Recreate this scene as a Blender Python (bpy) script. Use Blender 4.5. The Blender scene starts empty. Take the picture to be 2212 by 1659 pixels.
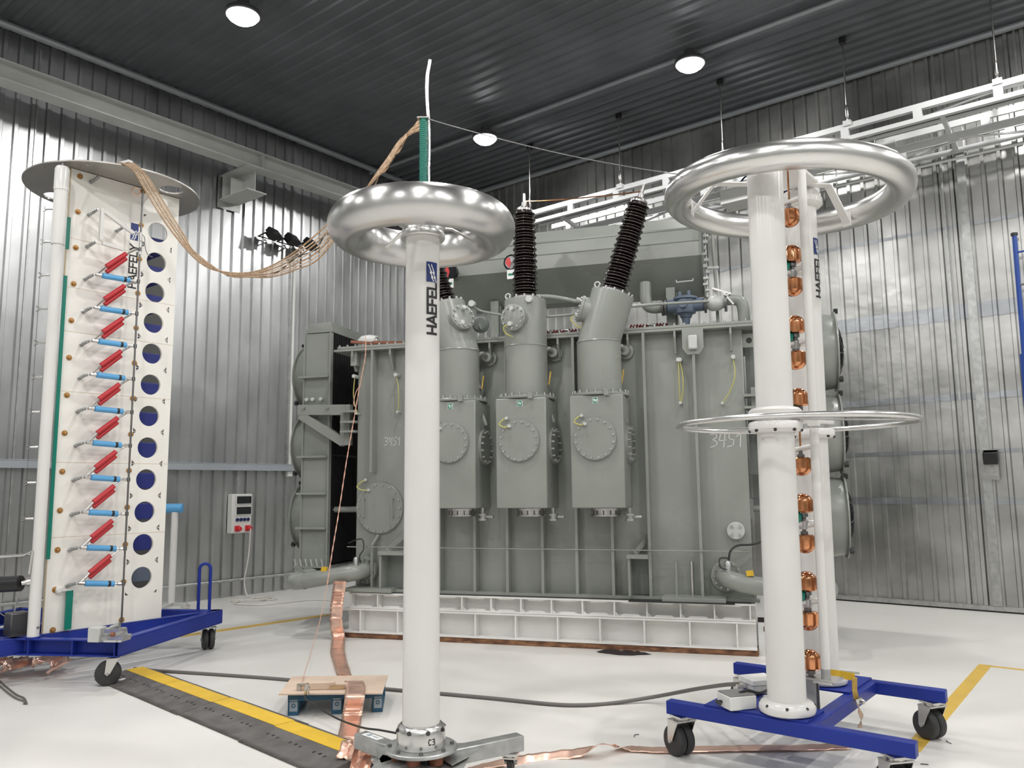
import bpy, bmesh, math, random
from mathutils import Vector, Matrix
random.seed(7)
SC = bpy.context.scene
COL = SC.collection
V = Vector
PI = math.pi

# ------------------------------------------------------------------ camera
EYE = V((0, 0, 1.6))
FPX, PITCH, ROLL = 1740.1, 0.12742, -0.01042
_c, _s = math.cos(PITCH), math.sin(PITCH)
FW = V((0, _c, _s)); _U = V((0, -_s, _c)); _R = V((1, 0, 0))
RT = _R*math.cos(ROLL) + _U*math.sin(ROLL)
UP = -_R*math.sin(ROLL) + _U*math.cos(ROLL)
cd = bpy.data.cameras.new('camera'); cam = bpy.data.objects.new('camera', cd); COL.objects.link(cam)
cd.sensor_width = 36.0; cd.lens = FPX/2212*36.0; cd.clip_end = 100
m = Matrix((RT, UP, -FW)).transposed().to_4x4(); m.translation = EYE
cam.matrix_world = m
SC.camera = cam

# ------------------------------------------------------------------ world, exposure
w = bpy.data.worlds.new('world'); SC.world = w; w.use_nodes = True
w.node_tree.nodes['Background'].inputs[0].default_value = (0.5, 0.55, 0.6, 1)
w.node_tree.nodes['Background'].inputs[1].default_value = 0.02
SC.view_settings.view_transform = 'Standard'
SC.view_settings.look = 'None'
SC.view_settings.gamma = 1.0
SC.view_settings.use_curve_mapping = False
SC.view_settings.exposure = -0.01
LAMP_WATT = 318.0          # each high-bay lamp
LAMP_COL = (1.0, 0.988, 0.972)

# ------------------------------------------------------------------ directions of the hall and the transformer
_a = 0.67293
DA = V((math.sin(_a), math.cos(_a), 0)); DB = V((math.cos(_a), -math.sin(_a), 0))   # along left wall / along right wall
_t = 1.85629
DT = V((math.sin(_t), math.cos(_t), 0)); BK = V((-DT.y, DT.x, 0))                  # transformer: to the right / to the back
LW, RW, CEIL = -11.15, 11.80, 7.55      # left wall plane (DB), right wall plane (DA), ceiling height
A0, B1 = -6.0, 8.0                        # the walls behind the viewer

def ray(px, py):
    return FW + RT*((px-1106)/FPX) - UP*((py-829.5)/FPX)
def lev(px, py, z=0.0):                   # survey point: where a sight line meets a level
    d = ray(px, py); return EYE + d*((z-EYE.z)/d.z)
def dep(px, py, Y):                       # ... meets the depth Y
    d = ray(px, py); return EYE + d*(Y/d.y)
def pln(px, py, P, n):                    # ... meets a plane
    d = ray(px, py); return EYE + d*((P-EYE).dot(n)/d.dot(n))
def vert(px, py, P, Q):                   # ... meets the upright plane through P and Q
    h = V((Q.x-P.x, Q.y-P.y, 0)); return pln(px, py, P, V((h.y, -h.x, 0)))
def hall(a, b, z=0.0):
    return DA*a + DB*b + V((0, 0, z))

# ------------------------------------------------------------------ mesh builder
def basis(axis, hint=None):
    z = V(axis).normalized()
    h = V(hint) if hint is not None else (V((0, 0, 1)) if abs(z.z) < 0.9 else V((1, 0, 0)))
    x = h - z*h.dot(z)
    if x.length < 1e-6: x = V((0, 1, 0)) - z*z.y
    x.normalize(); return x, z.cross(x), z

class MB:
    def __init__(s): s.v = []; s.f = []
    def add(s, vs, fs):
        o = len(s.v); s.v += [tuple(p) for p in vs]; s.f += [tuple(i+o for i in f) for f in fs]; return s
    def obox(s, c, ax, ay, az):           # centre and half vectors
        c = V(c); ax, ay, az = V(ax), V(ay), V(az)
        p = [c+ax*i+ay*j+az*k for k in (-1, 1) for j in (-1, 1) for i in (-1, 1)]
        return s.add(p, [(0, 2, 3, 1), (4, 5, 7, 6), (0, 1, 5, 4), (2, 6, 7, 3), (0, 4, 6, 2), (1, 3, 7, 5)])
    def box(s, x0, x1, y0, y1, z0, z1):
        return s.obox(((x0+x1)/2, (y0+y1)/2, (z0+z1)/2), (abs(x1-x0)/2, 0, 0), (0, abs(y1-y0)/2, 0), (0, 0, abs(z1-z0)/2))
    def bar(s, p, q, w, h, up=None):      # rectangular bar from p to q
        p, q = V(p), V(q); x, y, z = basis(q-p, up)
        return s.obox((p+q)/2, y*(w/2), x*(h/2), (q-p)/2)
    def tube(s, pts, r, n=12, caps=True):
        pts = [V(p) for p in pts]; k = len(pts); rs = r if isinstance(r, (list, tuple)) else [r]*k
        vs = []; x = None
        for i, p in enumerate(pts):
            t = (pts[min(i+1, k-1)]-pts[max(i-1, 0)])
            if t.length < 1e-9: t = V((0, 0, 1))
            t.normalize()
            if x is None: x, y, _ = basis(t)
            else:
                x = x - t*x.dot(t)
                if x.length < 1e-6: x, y, _ = basis(t)
                x.normalize(); y = t.cross(x)
            for j in range(n):
                a = 2*PI*j/n; vs.append(p + (x*math.cos(a)+y*math.sin(a))*rs[i])
        fs = [(i*n+j, i*n+(j+1) % n, (i+1)*n+(j+1) % n, (i+1)*n+j) for i in range(k-1) for j in range(n)]
        if caps: fs += [tuple(range(n-1, -1, -1)), tuple(range((k-1)*n, k*n))]
        return s.add(vs, fs)
    def lathe(s, prof, o=(0, 0, 0), axis=(0, 0, 1), n=24, caps=True):    # prof: (radius, height)
        o = V(o); x, y, z = basis(axis); vs = []
        for r, h in prof:
            for j in range(n):
                a = 2*PI*j/n; vs.append(o + z*h + (x*math.cos(a)+y*math.sin(a))*max(r, 1e-5))
        k = len(prof)
        fs = [(i*n+j, i*n+(j+1) % n, (i+1)*n+(j+1) % n, (i+1)*n+j) for i in range(k-1) for j in range(n)]
        if caps: fs += [tuple(range(n-1, -1, -1)), tuple(range((k-1)*n, k*n))]
        return s.add(vs, fs)
    def cyl(s, p, q, r, n=16):
        p, q = V(p), V(q); return s.lathe([(r, 0), (r, (q-p).length)], p, q-p, n)
    def torus(s, c, R, r, axis=(0, 0, 1), n=64, m=20):
        c = V(c); x, y, z = basis(axis); vs = []
        for i in range(n):
            a = 2*PI*i/n; d = x*math.cos(a)+y*math.sin(a)
            for j in range(m):
                b = 2*PI*j/m; vs.append(c + d*(R+r*math.cos(b)) + z*(r*math.sin(b)))
        return s.add(vs, [(i*m+j, ((i+1) % n)*m+j, ((i+1) % n)*m+(j+1) % m, i*m+(j+1) % m) for i in range(n) for j in range(m)])
    def prism(s, poly, o, ux, uy, dv):    # flat polygon pushed along dv
        o, ux, uy, dv = V(o), V(ux), V(uy), V(dv); k = len(poly)
        a = [o+ux*p[0]+uy*p[1] for p in poly]
        if ux.cross(uy).dot(dv) < 0: a = a[::-1]
        vs = a+[p+dv for p in a]
        return s.add(vs, [tuple(range(k-1, -1, -1)), tuple(range(k, 2*k))] + [(i, (i+1) % k, k+(i+1) % k, k+i) for i in range(k)])
    def bolts(s, c, axis, R, k, r=0.011, h=0.016, a0=0.0, n=6):
        x, y, z = basis(axis)
        for i in range(k):
            a = a0+2*PI*i/k; s.lathe([(r, 0), (r, h)], V(c)+(x*math.cos(a)+y*math.sin(a))*R, z, n)
        return s
    def ribbon(s, pts, wid, th=0.0012, crum=0.0, rows=1, cols=4, rnd=None):   # strip along pts, width vectors wid
        pts = [V(p) for p in pts]; n = len(pts); rnd = rnd or random
        top = []
        for i, p in enumerate(pts):
            t = (pts[min(i+1, n-1)]-pts[max(i-1, 0)]).normalized(); wv = V(wid[i]); nn = t.cross(wv)
            if nn.length > 1e-9: nn.normalize()
            b = rnd.uniform(-crum, crum)
            for j in range(cols+1):
                top.append(p + wv*(j/cols-0.5) + nn*(b+rnd.uniform(-crum, crum)*0.45))
        c1 = cols+1; fs = [(i*c1+j, i*c1+j+1, (i+1)*c1+j+1, (i+1)*c1+j) for i in range(n-1) for j in range(cols)]
        return s.add(top, fs)

def ob(name, mb, mat, parent=None, label=None, category=None, group=None, kind=None, loc=None, rotz=None, smooth=38, bevel=0.0, solid=0.0):
    me = bpy.data.meshes.new(name); me.from_pydata(mb.v, [], mb.f); me.update()
    me.materials.append(mat)
    if smooth:
        me.polygons.foreach_set('use_smooth', [True]*len(me.polygons))
        me.set_sharp_from_angle(angle=math.radians(smooth))
    o = bpy.data.objects.new(name, me); COL.objects.link(o)
    if parent: o.parent = parent
    if loc is not None: o.location = loc
    if rotz is not None: o.rotation_euler = (0, 0, rotz)
    if label: o['label'] = label
    if category: o['category'] = category
    if group: o['group'] = group
    if kind: o['kind'] = kind
    if bevel:
        b = o.modifiers.new('bevel', 'BEVEL'); b.width = bevel; b.segments = 2; b.limit_method = 'ANGLE'; b.angle_limit = math.radians(40)
    if solid:
        b = o.modifiers.new('solid', 'SOLIDIFY'); b.thickness = solid; b.offset = 0
    return o

def thing(name, label, category, loc=(0, 0, 0), rotz=0.0, group=None):
    o = bpy.data.objects.new(name, None); COL.objects.link(o); o.empty_display_size = 0.1
    o.location = loc; o.rotation_euler = (0, 0, rotz)
    o['label'] = label; o['category'] = category
    if group: o['group'] = group
    return o

def again(o, parent=None, loc=None, rot=None):          # one more object on the same mesh
    c = o.copy(); COL.objects.link(c)
    if parent is not None: c.parent = parent
    if loc is not None: c.location = loc
    if rot is not None: c.rotation_euler = rot
    return c

def dup(root, loc, label=None, rotz=None):               # a thing with its parts and their parts
    r = root.copy(); COL.objects.link(r); r.location = loc
    if rotz is not None: r.rotation_euler = (0, 0, rotz)
    if label: r['label'] = label
    for ch in list(root.children):
        c = ch.copy(); COL.objects.link(c); c.parent = r
        for g in list(ch.children):
            d = g.copy(); COL.objects.link(d); d.parent = c
    return r

def smoothpath(pts, n=8):                                # Catmull-Rom through pts
    P = [V(p) for p in pts]; out = []
    for i in range(len(P)-1):
        a, b, c, d = P[max(i-1, 0)], P[i], P[i+1], P[min(i+2, len(P)-1)]
        for k in range(n):
            t = k/n; out.append(0.5*((2*b)+(c-a)*t+(2*a-5*b+4*c-d)*t*t+(3*b-a-3*c+d)*t**3))
    out.append(P[-1]); return out

# stroke lettering: polylines in a cell 1 high
GL = {'H': (.72, [[(0, 0), (0, 1)], [(.72, 0), (.72, 1)], [(0, .5), (.72, .5)]]),
      'A': (.8, [[(0, 0), (.4, 1), (.8, 0)], [(.15, .33), (.65, .33)]]),
      'E': (.58, [[(.58, 0), (0, 0), (0, 1), (.58, 1)], [(0, .5), (.5, .5)]]),
      'F': (.56, [[(0, 0), (0, 1), (.56, 1)], [(0, .5), (.48, .5)]]),
      'L': (.54, [[(0, 1), (0, 0), (.54, 0)]]),
      'Y': (.76, [[(0, 1), (.38, .47), (.76, 1)], [(.38, .47), (.38, 0)]]),
      'U': (.66, [[(0, 1), (0, .2), (.12, .03), (.33, 0), (.54, .03), (.66, .2), (.66, 1)]]),
      'V': (.72, [[(0, 1), (.36, 0), (.72, 1)]]),
      'W': (1.0, [[(0, 1), (.25, 0), (.5, .9), (.75, 0), (1, 1)]]),
      '1': (.34, [[(0, .75), (.3, 1), (.3, 0)]]),
      '3': (.5, [[(0, .95), (.4, 1), (.45, .7), (.15, .55), (.48, .4), (.45, .1), (.05, 0)]]),
      '4': (.5, [[(.12, 1), (0, .45), (.5, .5)], [(.42, .95), (.36, 0)]]),
      '5': (.5, [[(.5, 1), (.12, .98), (.08, .6), (.45, .5), (.42, .1), (.02, 0)]]),
      'C': (.5, [[(.5, .9), (.15, 1), (0, .5), (.15, 0), (.5, .1)]])}
def lettering(mb, text, h, th, fn, gap=0.26, u0=0.0, sub=4):       # fn(u, v) -> point; u runs along the line of text
    u = u0
    for ch in text:
        if ch == ' ': u += .5*h; continue
        wd, strokes = GL[ch]
        for st in strokes:
            for (a, b) in zip(st[:-1], st[1:]):
                a = V((a[0], a[1], 0))*h; b = V((b[0], b[1], 0))*h; d = (b-a).normalized(); nrm = V((-d.y, d.x, 0))*(th/2)
                a = a-d*th*0.45; b = b+d*th*0.45; vs = []
                for k in range(sub+1):
                    p = a.lerp(b, k/sub)
                    for q in (p+nrm, p-nrm): vs.append(fn(u+q.x, q.y))
                mb.add(vs, [(2*k, 2*k+1, 2*k+3, 2*k+2) for k in range(sub)])
        u += (wd+gap)*h
    return u

# ------------------------------------------------------------------ materials
def mat(name, col, metal=0.0, rough=0.5, spec=0.5, var=0.0, vscale=3.0, rvar=0.0, bump=0.0, bscale=30.0, stretch=(1, 1, 1), coat=0.0, emit=None, col2=None, aniso=0.0, alpha=None, trans=0.0):
    M = bpy.data.materials.new(name); M.use_nodes = True; nt = M.node_tree; b = nt.nodes['Principled BSDF']
    b.inputs['Base Color'].default_value = (*col, 1); b.inputs['Metallic'].default_value = metal; b.inputs['Roughness'].default_value = rough
    b.inputs['Specular IOR Level'].default_value = spec
    if coat: b.inputs['Coat Weight'].default_value = coat; b.inputs['Coat Roughness'].default_value = 0.12
    if trans: b.inputs['Transmission Weight'].default_value = trans
    if aniso: b.inputs['Anisotropic'].default_value = aniso
    if emit:
        b.inputs['Emission Color'].default_value = (*emit[0], 1); b.inputs['Emission Strength'].default_value = emit[1]
    if var or rvar or bump or col2:
        geo = nt.nodes.new('ShaderNodeNewGeometry'); mp = nt.nodes.new('ShaderNodeMapping'); mp.inputs['Scale'].default_value = stretch
        nt.links.new(geo.outputs['Position'], mp.inputs['Vector'])
        if var or col2:
            nz = nt.nodes.new('ShaderNodeTexNoise'); nz.inputs['Scale'].default_value = vscale; nz.inputs['Detail'].default_value = 5
            nt.links.new(mp.outputs[0], nz.inputs['Vector'])
            mx = nt.nodes.new('ShaderNodeMix'); mx.data_type = 'RGBA'
            lo = tuple(c*(1-var) for c in col); hi = tuple(min(1, c*(1+var)) for c in col) if not col2 else col2
            mx.inputs[6].default_value = (*lo, 1); mx.inputs[7].default_value = (*hi, 1)
            rp = nt.nodes.new('ShaderNodeMapRange'); rp.inputs[1].default_value = .35; rp.inputs[2].default_value = .65
            nt.links.new(nz.outputs['Fac'], rp.inputs[0]); nt.links.new(rp.outputs[0], mx.inputs[0])
            nt.links.new(mx.outputs[2], b.inputs['Base Color'])
        if rvar:
            n2 = nt.nodes.new('ShaderNodeTexNoise'); n2.inputs['Scale'].default_value = vscale*0.7; n2.inputs['Detail'].default_value = 4
            nt.links.new(mp.outputs[0], n2.inputs['Vector'])
            r2 = nt.nodes.new('ShaderNodeMapRange'); r2.inputs[1].default_value = .3; r2.inputs[2].default_value = .7
            r2.inputs[3].default_value = max(.03, rough-rvar); r2.inputs[4].default_value = rough+rvar
            nt.links.new(n2.outputs['Fac'], r2.inputs[0]); nt.links.new(r2.outputs[0], b.inputs['Roughness'])
        if bump:
            n3 = nt.nodes.new('ShaderNodeTexNoise'); n3.inputs['Scale'].default_value = bscale; n3.inputs['Detail'].default_value = 3
            nt.links.new(mp.outputs[0], n3.inputs['Vector'])
            bp = nt.nodes.new('ShaderNodeBump'); bp.inputs['Strength'].default_value = 1.0; bp.inputs['Distance'].default_value = bump
            nt.links.new(n3.outputs['Fac'], bp.inputs['Height']); nt.links.new(bp.outputs[0], b.inputs['Normal'])
    return M

M_FLOOR = mat('epoxy floor', (.735, .718, .682), rough=.34, var=.025, vscale=1.1, rvar=.02, spec=.5)
M_CLAD = mat('galvanised cladding', (.55, .56, .56), metal=.97, rough=.35, var=.12, vscale=2.2, rvar=.07, bump=.004, bscale=2.6, stretch=(1, 1, .55))
M_CLADR = mat('foil faced cladding', (.49, .49, .475), metal=.93, rough=.39, var=.18, vscale=1.6, rvar=.1, bump=.012, bscale=2.4)
M_TAPE = mat('foil seam tape', (.42, .435, .455), metal=.9, rough=.38, var=.1, vscale=4, bump=.006, bscale=5)
M_CEIL = mat('dark ceiling sheet', (.140, .147, .160), metal=.45, rough=.42, var=.12, vscale=1.2)
M_CEILR = mat('grey pipe', (.32, .34, .36), metal=.5, rough=.4)
M_BACK = mat('far wall sheet', (.42, .43, .42), metal=.6, rough=.5)
M_GREY = mat('transformer grey paint', (.266, .280, .255), rough=.31, var=.05, vscale=2.0, rvar=.05, spec=.5)
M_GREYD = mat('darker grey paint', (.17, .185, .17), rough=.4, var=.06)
M_LGREY = mat('light grey paint', (.52, .53, .51), rough=.45, var=.05, vscale=4)
M_BEAMP = mat('pale steel paint', (.83, .82, .795), rough=.5, var=.06, vscale=3, col2=(.74, .735, .71))
M_RUST = mat('rusty steel', (.13, .055, .03), rough=.8, var=.3, vscale=9, col2=(.30, .15, .075), stretch=(1, 1, 3))
M_WHITE = mat('white enamel', (.71, .698, .675), rough=.22, spec=.5, var=.02)
M_PANEL = mat('white laminate panel', (.84, .815, .76), rough=.4, var=.025, vscale=2)
M_CREAM = mat('panel edge', (.55, .46, .30), rough=.6)
M_ALU = mat('spun aluminium', (.72, .715, .70), metal=1.0, rough=.27, var=.06, vscale=1.5, rvar=.05, stretch=(1, 1, 6))
M_ALUD = mat('brushed aluminium plate', (.42, .40, .375), metal=.8, rough=.42, var=.05)
M_GALV = mat('galvanised steel', (.47, .475, .47), metal=.85, rough=.42, var=.12, vscale=14, rvar=.06)
M_STEEL = mat('bright steel', (.62, .61, .59), metal=1.0, rough=.25)
M_DSTEEL = mat('dark steel', (.20, .20, .20), metal=.9, rough=.4)
M_COPPER = mat('copper foil', (.90, .60, .48), metal=.82, rough=.33, var=.06, vscale=6, rvar=.06)
M_COPPER2 = mat('polished copper', (.62, .27, .13), metal=1.0, rough=.14, var=.25, vscale=14, rvar=.05)
M_BRAID = mat('tinned copper braid', (.72, .56, .42), metal=.6, rough=.5, var=.25, vscale=60)
M_BRAIDB = mat('bare copper braid', (.46, .31, .19), metal=.45, rough=.55, var=.3, vscale=60)
M_BLUE = mat('blue cart paint', (.016, .034, .26), rough=.38, var=.05, vscale=3, spec=.25)
M_NAVY = mat('navy capacitor', (.016, .026, .21), rough=.45)
M_RED = mat('red resistor sleeve', (.50, .030, .038), rough=.38, var=.06)
M_LBLUE = mat('light blue resistor', (.10, .36, .66), rough=.38, var=.05)
M_BLK = mat('black plastic', (.012, .012, .013), rough=.4)
M_RUB = mat('grey rubber', (.035, .035, .036), rough=.6, var=.15, vscale=10)
M_RAMP = mat('ramp rubber', (.115, .107, .102), rough=.72, var=.2, vscale=9, bump=.003, bscale=60)
M_YEL = mat('yellow ramp strip', (.72, .46, .035), rough=.5, var=.06, vscale=8)
M_YLINE = mat('yellow floor paint', (.66, .43, .07), rough=.45, var=.06, vscale=5)
M_GREEN = mat('green insulation', (.0, .19, .135), rough=.32, var=.05)
M_BRASS = mat('brass bolt', (.42, .23, .08), metal=.6, rough=.45)
M_PORC = mat('brown porcelain', (.012, .0065, .0065), rough=.12, coat=.6)
M_REDP = mat('dark red porcelain', (.10, .012, .012), rough=.2, coat=.5)
M_YG = mat('yellow green earth wire', (.46, .43, .13), rough=.45)
M_TAG = mat('green label', (.0, .20, .12), rough=.5)
M_TAGW = mat('white label print', (.85, .85, .82), rough=.5)
M_CHALK = mat('chalk', (.50, .52, .49), rough=.9)
M_INK = mat('black lettering', (.012, .012, .014), rough=.45)
M_LOGO = mat('navy logo', (.012, .03, .16), rough=.45)
M_PUMP = mat('blue grey casting', (.13, .165, .225), rough=.42)
M_WOOD = mat('wood', (.44, .30, .17), rough=.65, var=.2, vscale=6, stretch=(1, 8, 8))
M_WOODD = mat('reddish timber', (.25, .09, .05), rough=.6, var=.2)
M_PLY = mat('plywood board', (.60, .47, .37), rough=.65, var=.08, vscale=5)
M_PAL = mat('blue plastic pallet', (.02, .095, .17), rough=.5, var=.06)
M_PALG = mat('grey pallet label', (.32, .37, .41), rough=.5)
M_CABLE = mat('grey cable', (.14, .13, .12), rough=.55)
M_BCABLE = mat('black cable', (.02, .02, .02), rough=.5)
M_WCABLE = mat('white cable', (.66, .64, .60), rough=.5)
M_ORANGE = mat('orange wire', (.58, .33, .245), rough=.5)
M_BOXW = mat('white plastic box', (.70, .70, .67), rough=.4)
M_BOXG = mat('grey box lid', (.22, .215, .21), rough=.5)
M_SOCKR = mat('red socket', (.62, .03, .04), rough=.4)
M_SOCKB = mat('blue socket', (.02, .03, .13), rough=.4)
M_WIN = mat('smoked window', (.02, .022, .024), rough=.12)
M_FIN = mat('black radiator fin', (.014, .013, .014), rough=.45)
M_LAMP = mat('lamp diffuser', (1, 1, 1), rough=.5, emit=((1.0, .98, .96), 28.0))
M_HOUS = mat('lamp housing', (.10, .10, .105), metal=.4, rough=.5)
M_TRAY = mat('pale crane frame', (.66, .67, .67), metal=.25, rough=.4)
M_TRAYD = mat('dark crane cable', (.05, .055, .062), rough=.5)
M_CBLUE = mat('crane blue motor', (.02, .04, .10), rough=.4)
M_CLEAR = mat('clear plastic', (.9, .9, .9), rough=.08, trans=.85)
M_RAG = mat('dark rag', (.03, .022, .022), rough=.9)
M_PAPER = mat('white paper', (.75, .76, .74), rough=.7)
M_REDD = mat('red gauge face', (.62, .05, .05), rough=.4)
M_BPOLE = mat('blue pole paint', (.015, .06, .30), rough=.35)
M_STRAP = mat('yellow webbing', (.55, .36, .08), rough=.7, var=.15, vscale=20)
M_FOILS = mat('silver foil rope', (.78, .78, .77), metal=1.0, rough=.3, bump=.006, bscale=40)
M_DUCT = mat('pale zinc duct', (.46, .49, .53), metal=.4, rough=.4)
M_BEHIND = mat('dark interior shade board', (.085, .085, .082), rough=.6)  # dark grey stands in for the shade inside the generator
M_SPUN = mat('spun aluminium ring', (.60, .595, .585), metal=1.0, rough=.29, aniso=.7)
M_SPUN.node_tree.nodes['Principled BSDF'].inputs['Anisotropic Rotation'].default_value = .25
_nt = M_SPUN.node_tree; _tg = _nt.nodes.new('ShaderNodeTangent'); _tg.direction_type = 'RADIAL'; _tg.axis = 'Z'
_nt.links.new(_tg.outputs[0], _nt.nodes['Principled BSDF'].inputs['Tangent'])
# ================================================================== the hall
HALLROT = math.atan2(DA.y, DA.x)          # local x = along the left wall (DA), local y = -DB
def slab(name, pts, mt, kind='structure'):
    lo = V((min(p[i] for p in pts) for i in range(3))); return None

# floor: local x = DA, local y = -DB
fl = ob('floor', MB().box(A0-.1, RW+.3, -B1-.1, -LW+.3, -.1, 0), M_FLOOR, kind='structure', rotz=HALLROT, smooth=0)
ceil_ = ob('ceiling', MB().box(A0-.1, RW+.3, -B1-.1, -LW+.3, CEIL+.06, CEIL+.16), M_CEIL, kind='structure', rotz=HALLROT, smooth=0)

def sheet(length, n, period, depth, flat, slope, rib):
    # ribbed sheet: runs along x, ribs stand out along y, height along z
    prof = []
    for i in range(n):
        s = i*period
        prof += [(s, 0), (s+flat, 0), (s+flat+slope, depth), (s+flat+slope+rib, depth)]
    prof.append((n*period, 0))
    k = len(prof); vs = [(x, y, 0) for x, y in prof]+[(x, y, length) for x, y in prof]
    return MB().add(vs, [(i, i+1, k+i+1, k+i) for i in range(k-1)])

PER = .187
# left wall: plane DB = LW; wall frame local x = DA, local y = -DB  -> ribs stand out towards -y
wl = ob('wall_left', MB().box(A0, RW, -LW+.03, -LW+.15, 0, CEIL+.05), M_CLAD, kind='structure', rotz=HALLROT, smooth=0)
sb = sheet(CEIL-.02, 5, PER, -.035, .112, .014, .045)
first = None
k = 0; x = -2.0
while x < RW-.05:
    n = 5
    if first is None: first = ob('cladding_sheet', sb, M_CLAD, wl, loc=(x, -LW, 0.0), smooth=0)
    else: again(first, loc=(x, -LW-(.003 if k % 2 else 0), 0.0))
    x += 5*PER; k += 1
# right wall: plane DA = RW; its frame: local x = DB, local y = DA
WRROT = math.atan2(DB.y, DB.x)
wr = ob('wall_right', MB().box(LW-.1, B1, RW+.03, RW+.15, 0, CEIL+.05), M_CLADR, kind='structure', rotz=WRROT, smooth=0)
first = None; x = LW; k = 0
sb = sheet(CEIL-.09, 5, PER, -.03, .118, .012, .042)
while x < 3.0:
    if first is None: first = ob('cladding_sheet', sb, M_CLADR, wr, loc=(x, RW, .07), smooth=0)
    else: again(first, loc=(x, RW-(.003 if k % 2 else 0), .07))
    x += 5*PER; k += 1
tp = None
for z, h in ((3.72, .20), (2.66, .09), (1.97, .05), (1.32, .09), (4.95, .05)):
    t_ = ob('foil_tape', sheet(h, 75, PER, -.03, .118, .012, .042), M_TAPE, wr, loc=(LW, RW-.006, z), smooth=0)
ob('skirting_channel', MB().box(LW, 3.2, RW-.075, RW+.01, 0.02, .075), M_GALV, wr, smooth=0)
ob('bottom_gap', MB().box(LW, 3.2, RW-.05, RW+.01, 0.0, .02), M_BLK, wr, smooth=0)
# standing seams with screws on the right wall
for xb in (-1.94, -.98):
    ob('standing_seam', MB().box(xb-.012, xb+.012, RW-.06, RW, .08, CEIL-.1), M_GALV, wr, smooth=0)
for xa in (3.98, 8.02):
    ob('standing_seam', MB().box(xa-.010, xa+.010, -LW-.05, -LW, .02, CEIL-.1), M_GALV, wl, smooth=0)
# the two walls behind the viewer
ob('wall_near', MB().box(A0-.1, A0, LW*-1+.1, -B1-.1, 0, CEIL+.05), M_BACK, kind='structure', rotz=HALLROT, smooth=0)
ob('wall_side', MB().box(A0-.1, RW+.2, -B1-.1, -B1, 0, CEIL+.05), M_BACK, kind='structure', rotz=HALLROT, smooth=0)
# ceiling sheets: ribs run along DB.  local of hall frame: x = DA, y = -DB ; build with length along y
cs = sheet(19.2, 5, .20, -.022, .10, .02, .06); cs2 = sheet(19.2, 5, .20, -.075, .085, .03, .055)      # shallow ribs, deep ribs beyond the lighting line
for c_ in (cs, cs2): c_.v = [(x_, -B1+z_, y_) for x_, y_, z_ in c_.v]
first = None; x = A0; k = 0
while x < RW-.2:
    if x > 9.4 and k == 0: first = None; k = 1; cs = cs2
    if first is None: first = ob('ceiling_sheet', cs, M_CEIL, ceil_, loc=(x, 0, CEIL), smooth=0)
    else: again(first, loc=(x, 0, CEIL))
    x += 1.0
# pipes along the ceiling edges and the lighting line
def run(name, a0, b0, a1, b1, z, r, mt):
    ob(name, MB().cyl(hall(a0, b0, z), hall(a1, b1, z), r, 12), mt, kind='structure')
run('trim_1', A0, -10.90, RW-.1, -10.90, 7.47, .05, M_CEILR)
run('trim_2', 11.70, LW+.1, 11.70, B1, 7.45, .05, M_CEILR)
run('trim_3', 9.68, LW+.1, 9.68, B1, 7.46, .035, M_CEILR)

# ================================================================== high-bay lamps
def lamp_parts(t):
    ob('housing', MB().lathe([(.03, .20), (.07, .19), (.09, .10), (.20, .05), (.215, .0), (.20, -.012)], n=28), M_HOUS, t)
    ob('diffuser', MB().lathe([(.001, -.105), (.06, -.10), (.12, -.078), (.165, -.045), (.19, -.01), (.195, .0)], n=28, caps=False), M_LAMP, t)
    ob('hook', MB().tube([(0, 0, .19), (0, 0, .222)], .012, 8), M_DSTEEL, t)
proto = None
LAMPS = [(a, b) for a in (9.54, 5.07, .6, -3.87) for b in (-8.11, -4.47, -.83, 2.81, 6.45)]
where = {(9.54, -8.11): 'bright round high-bay lamp on the ceiling, far one above the transformer',
         (9.54, -4.47): 'bright round high-bay ceiling lamp nearest the pale crane frame',
         (5.07, -8.11): 'bright round high-bay lamp on the ceiling nearest the left, above the white generator'}
for a, b in LAMPS:
    P = hall(a, b, 7.25); lab = where.get((a, b), 'round high-bay lamp on the ceiling outside the view')
    if proto is None:
        proto = thing('high_bay_lamp', lab, 'lamp', P, group='high-bay lamps on the ceiling'); lamp_parts(proto)
    else: dup(proto, P, lab)
    ld = bpy.data.lights.new('lamp_beam', 'SPOT'); ld.energy = LAMP_WATT; ld.color = LAMP_COL
    ld.spot_size = math.radians(164); ld.spot_blend = .36; ld.shadow_soft_size = .12
    lo = bpy.data.objects.new('lamp_beam', ld); COL.objects.link(lo); lo.location = P - V((0, 0, .13))

# ================================================================== runway beam on the left wall
def ibeam(mb, p, q, w, h, tf, tw):
    p, q = V(p), V(q); d = (q-p).normalized(); s = V((-d.y, d.x, 0)); z = V((0, 0, 1)); mid = (p+q)/2; L = (q-p)/2
    mb.obox(mid+z*(tf/2), L, s*(w/2), z*(tf/2)); mb.obox(mid+z*(h-tf/2), L, s*(w/2), z*(tf/2))
    mb.obox(mid+z*(h/2), L, s*(tw/2), z*(h/2-tf))
    return mb
def runway(a0, a1, label):
    t = thing('steel_beam', label, 'beam', hall((a0+a1)/2, -10.49, 6.5), HALLROT, 'crane runway beams along the left wall')
    L = (a1-a0)/2
    ob('beam_body', ibeam(MB(), (-L, 0, 0), (L, 0, 0), .24, .25, .016, .012), M_LGREY, t, smooth=0)
    ob('end_plate', MB().box(L-.012, L, -.12, .12, .016, .234), M_LGREY, t, smooth=0)
    ob('end_plate', MB().box(-L, -L+.012, -.12, .12, .016, .234), M_LGREY, t, smooth=0)
    return t
J = (pln(570, 345, hall(0, -10.375), DB)).dot(DA)
runway(-2.0, J-.004, 'pale grey steel I-beam along left wall, longer part left of the bracket')
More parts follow.
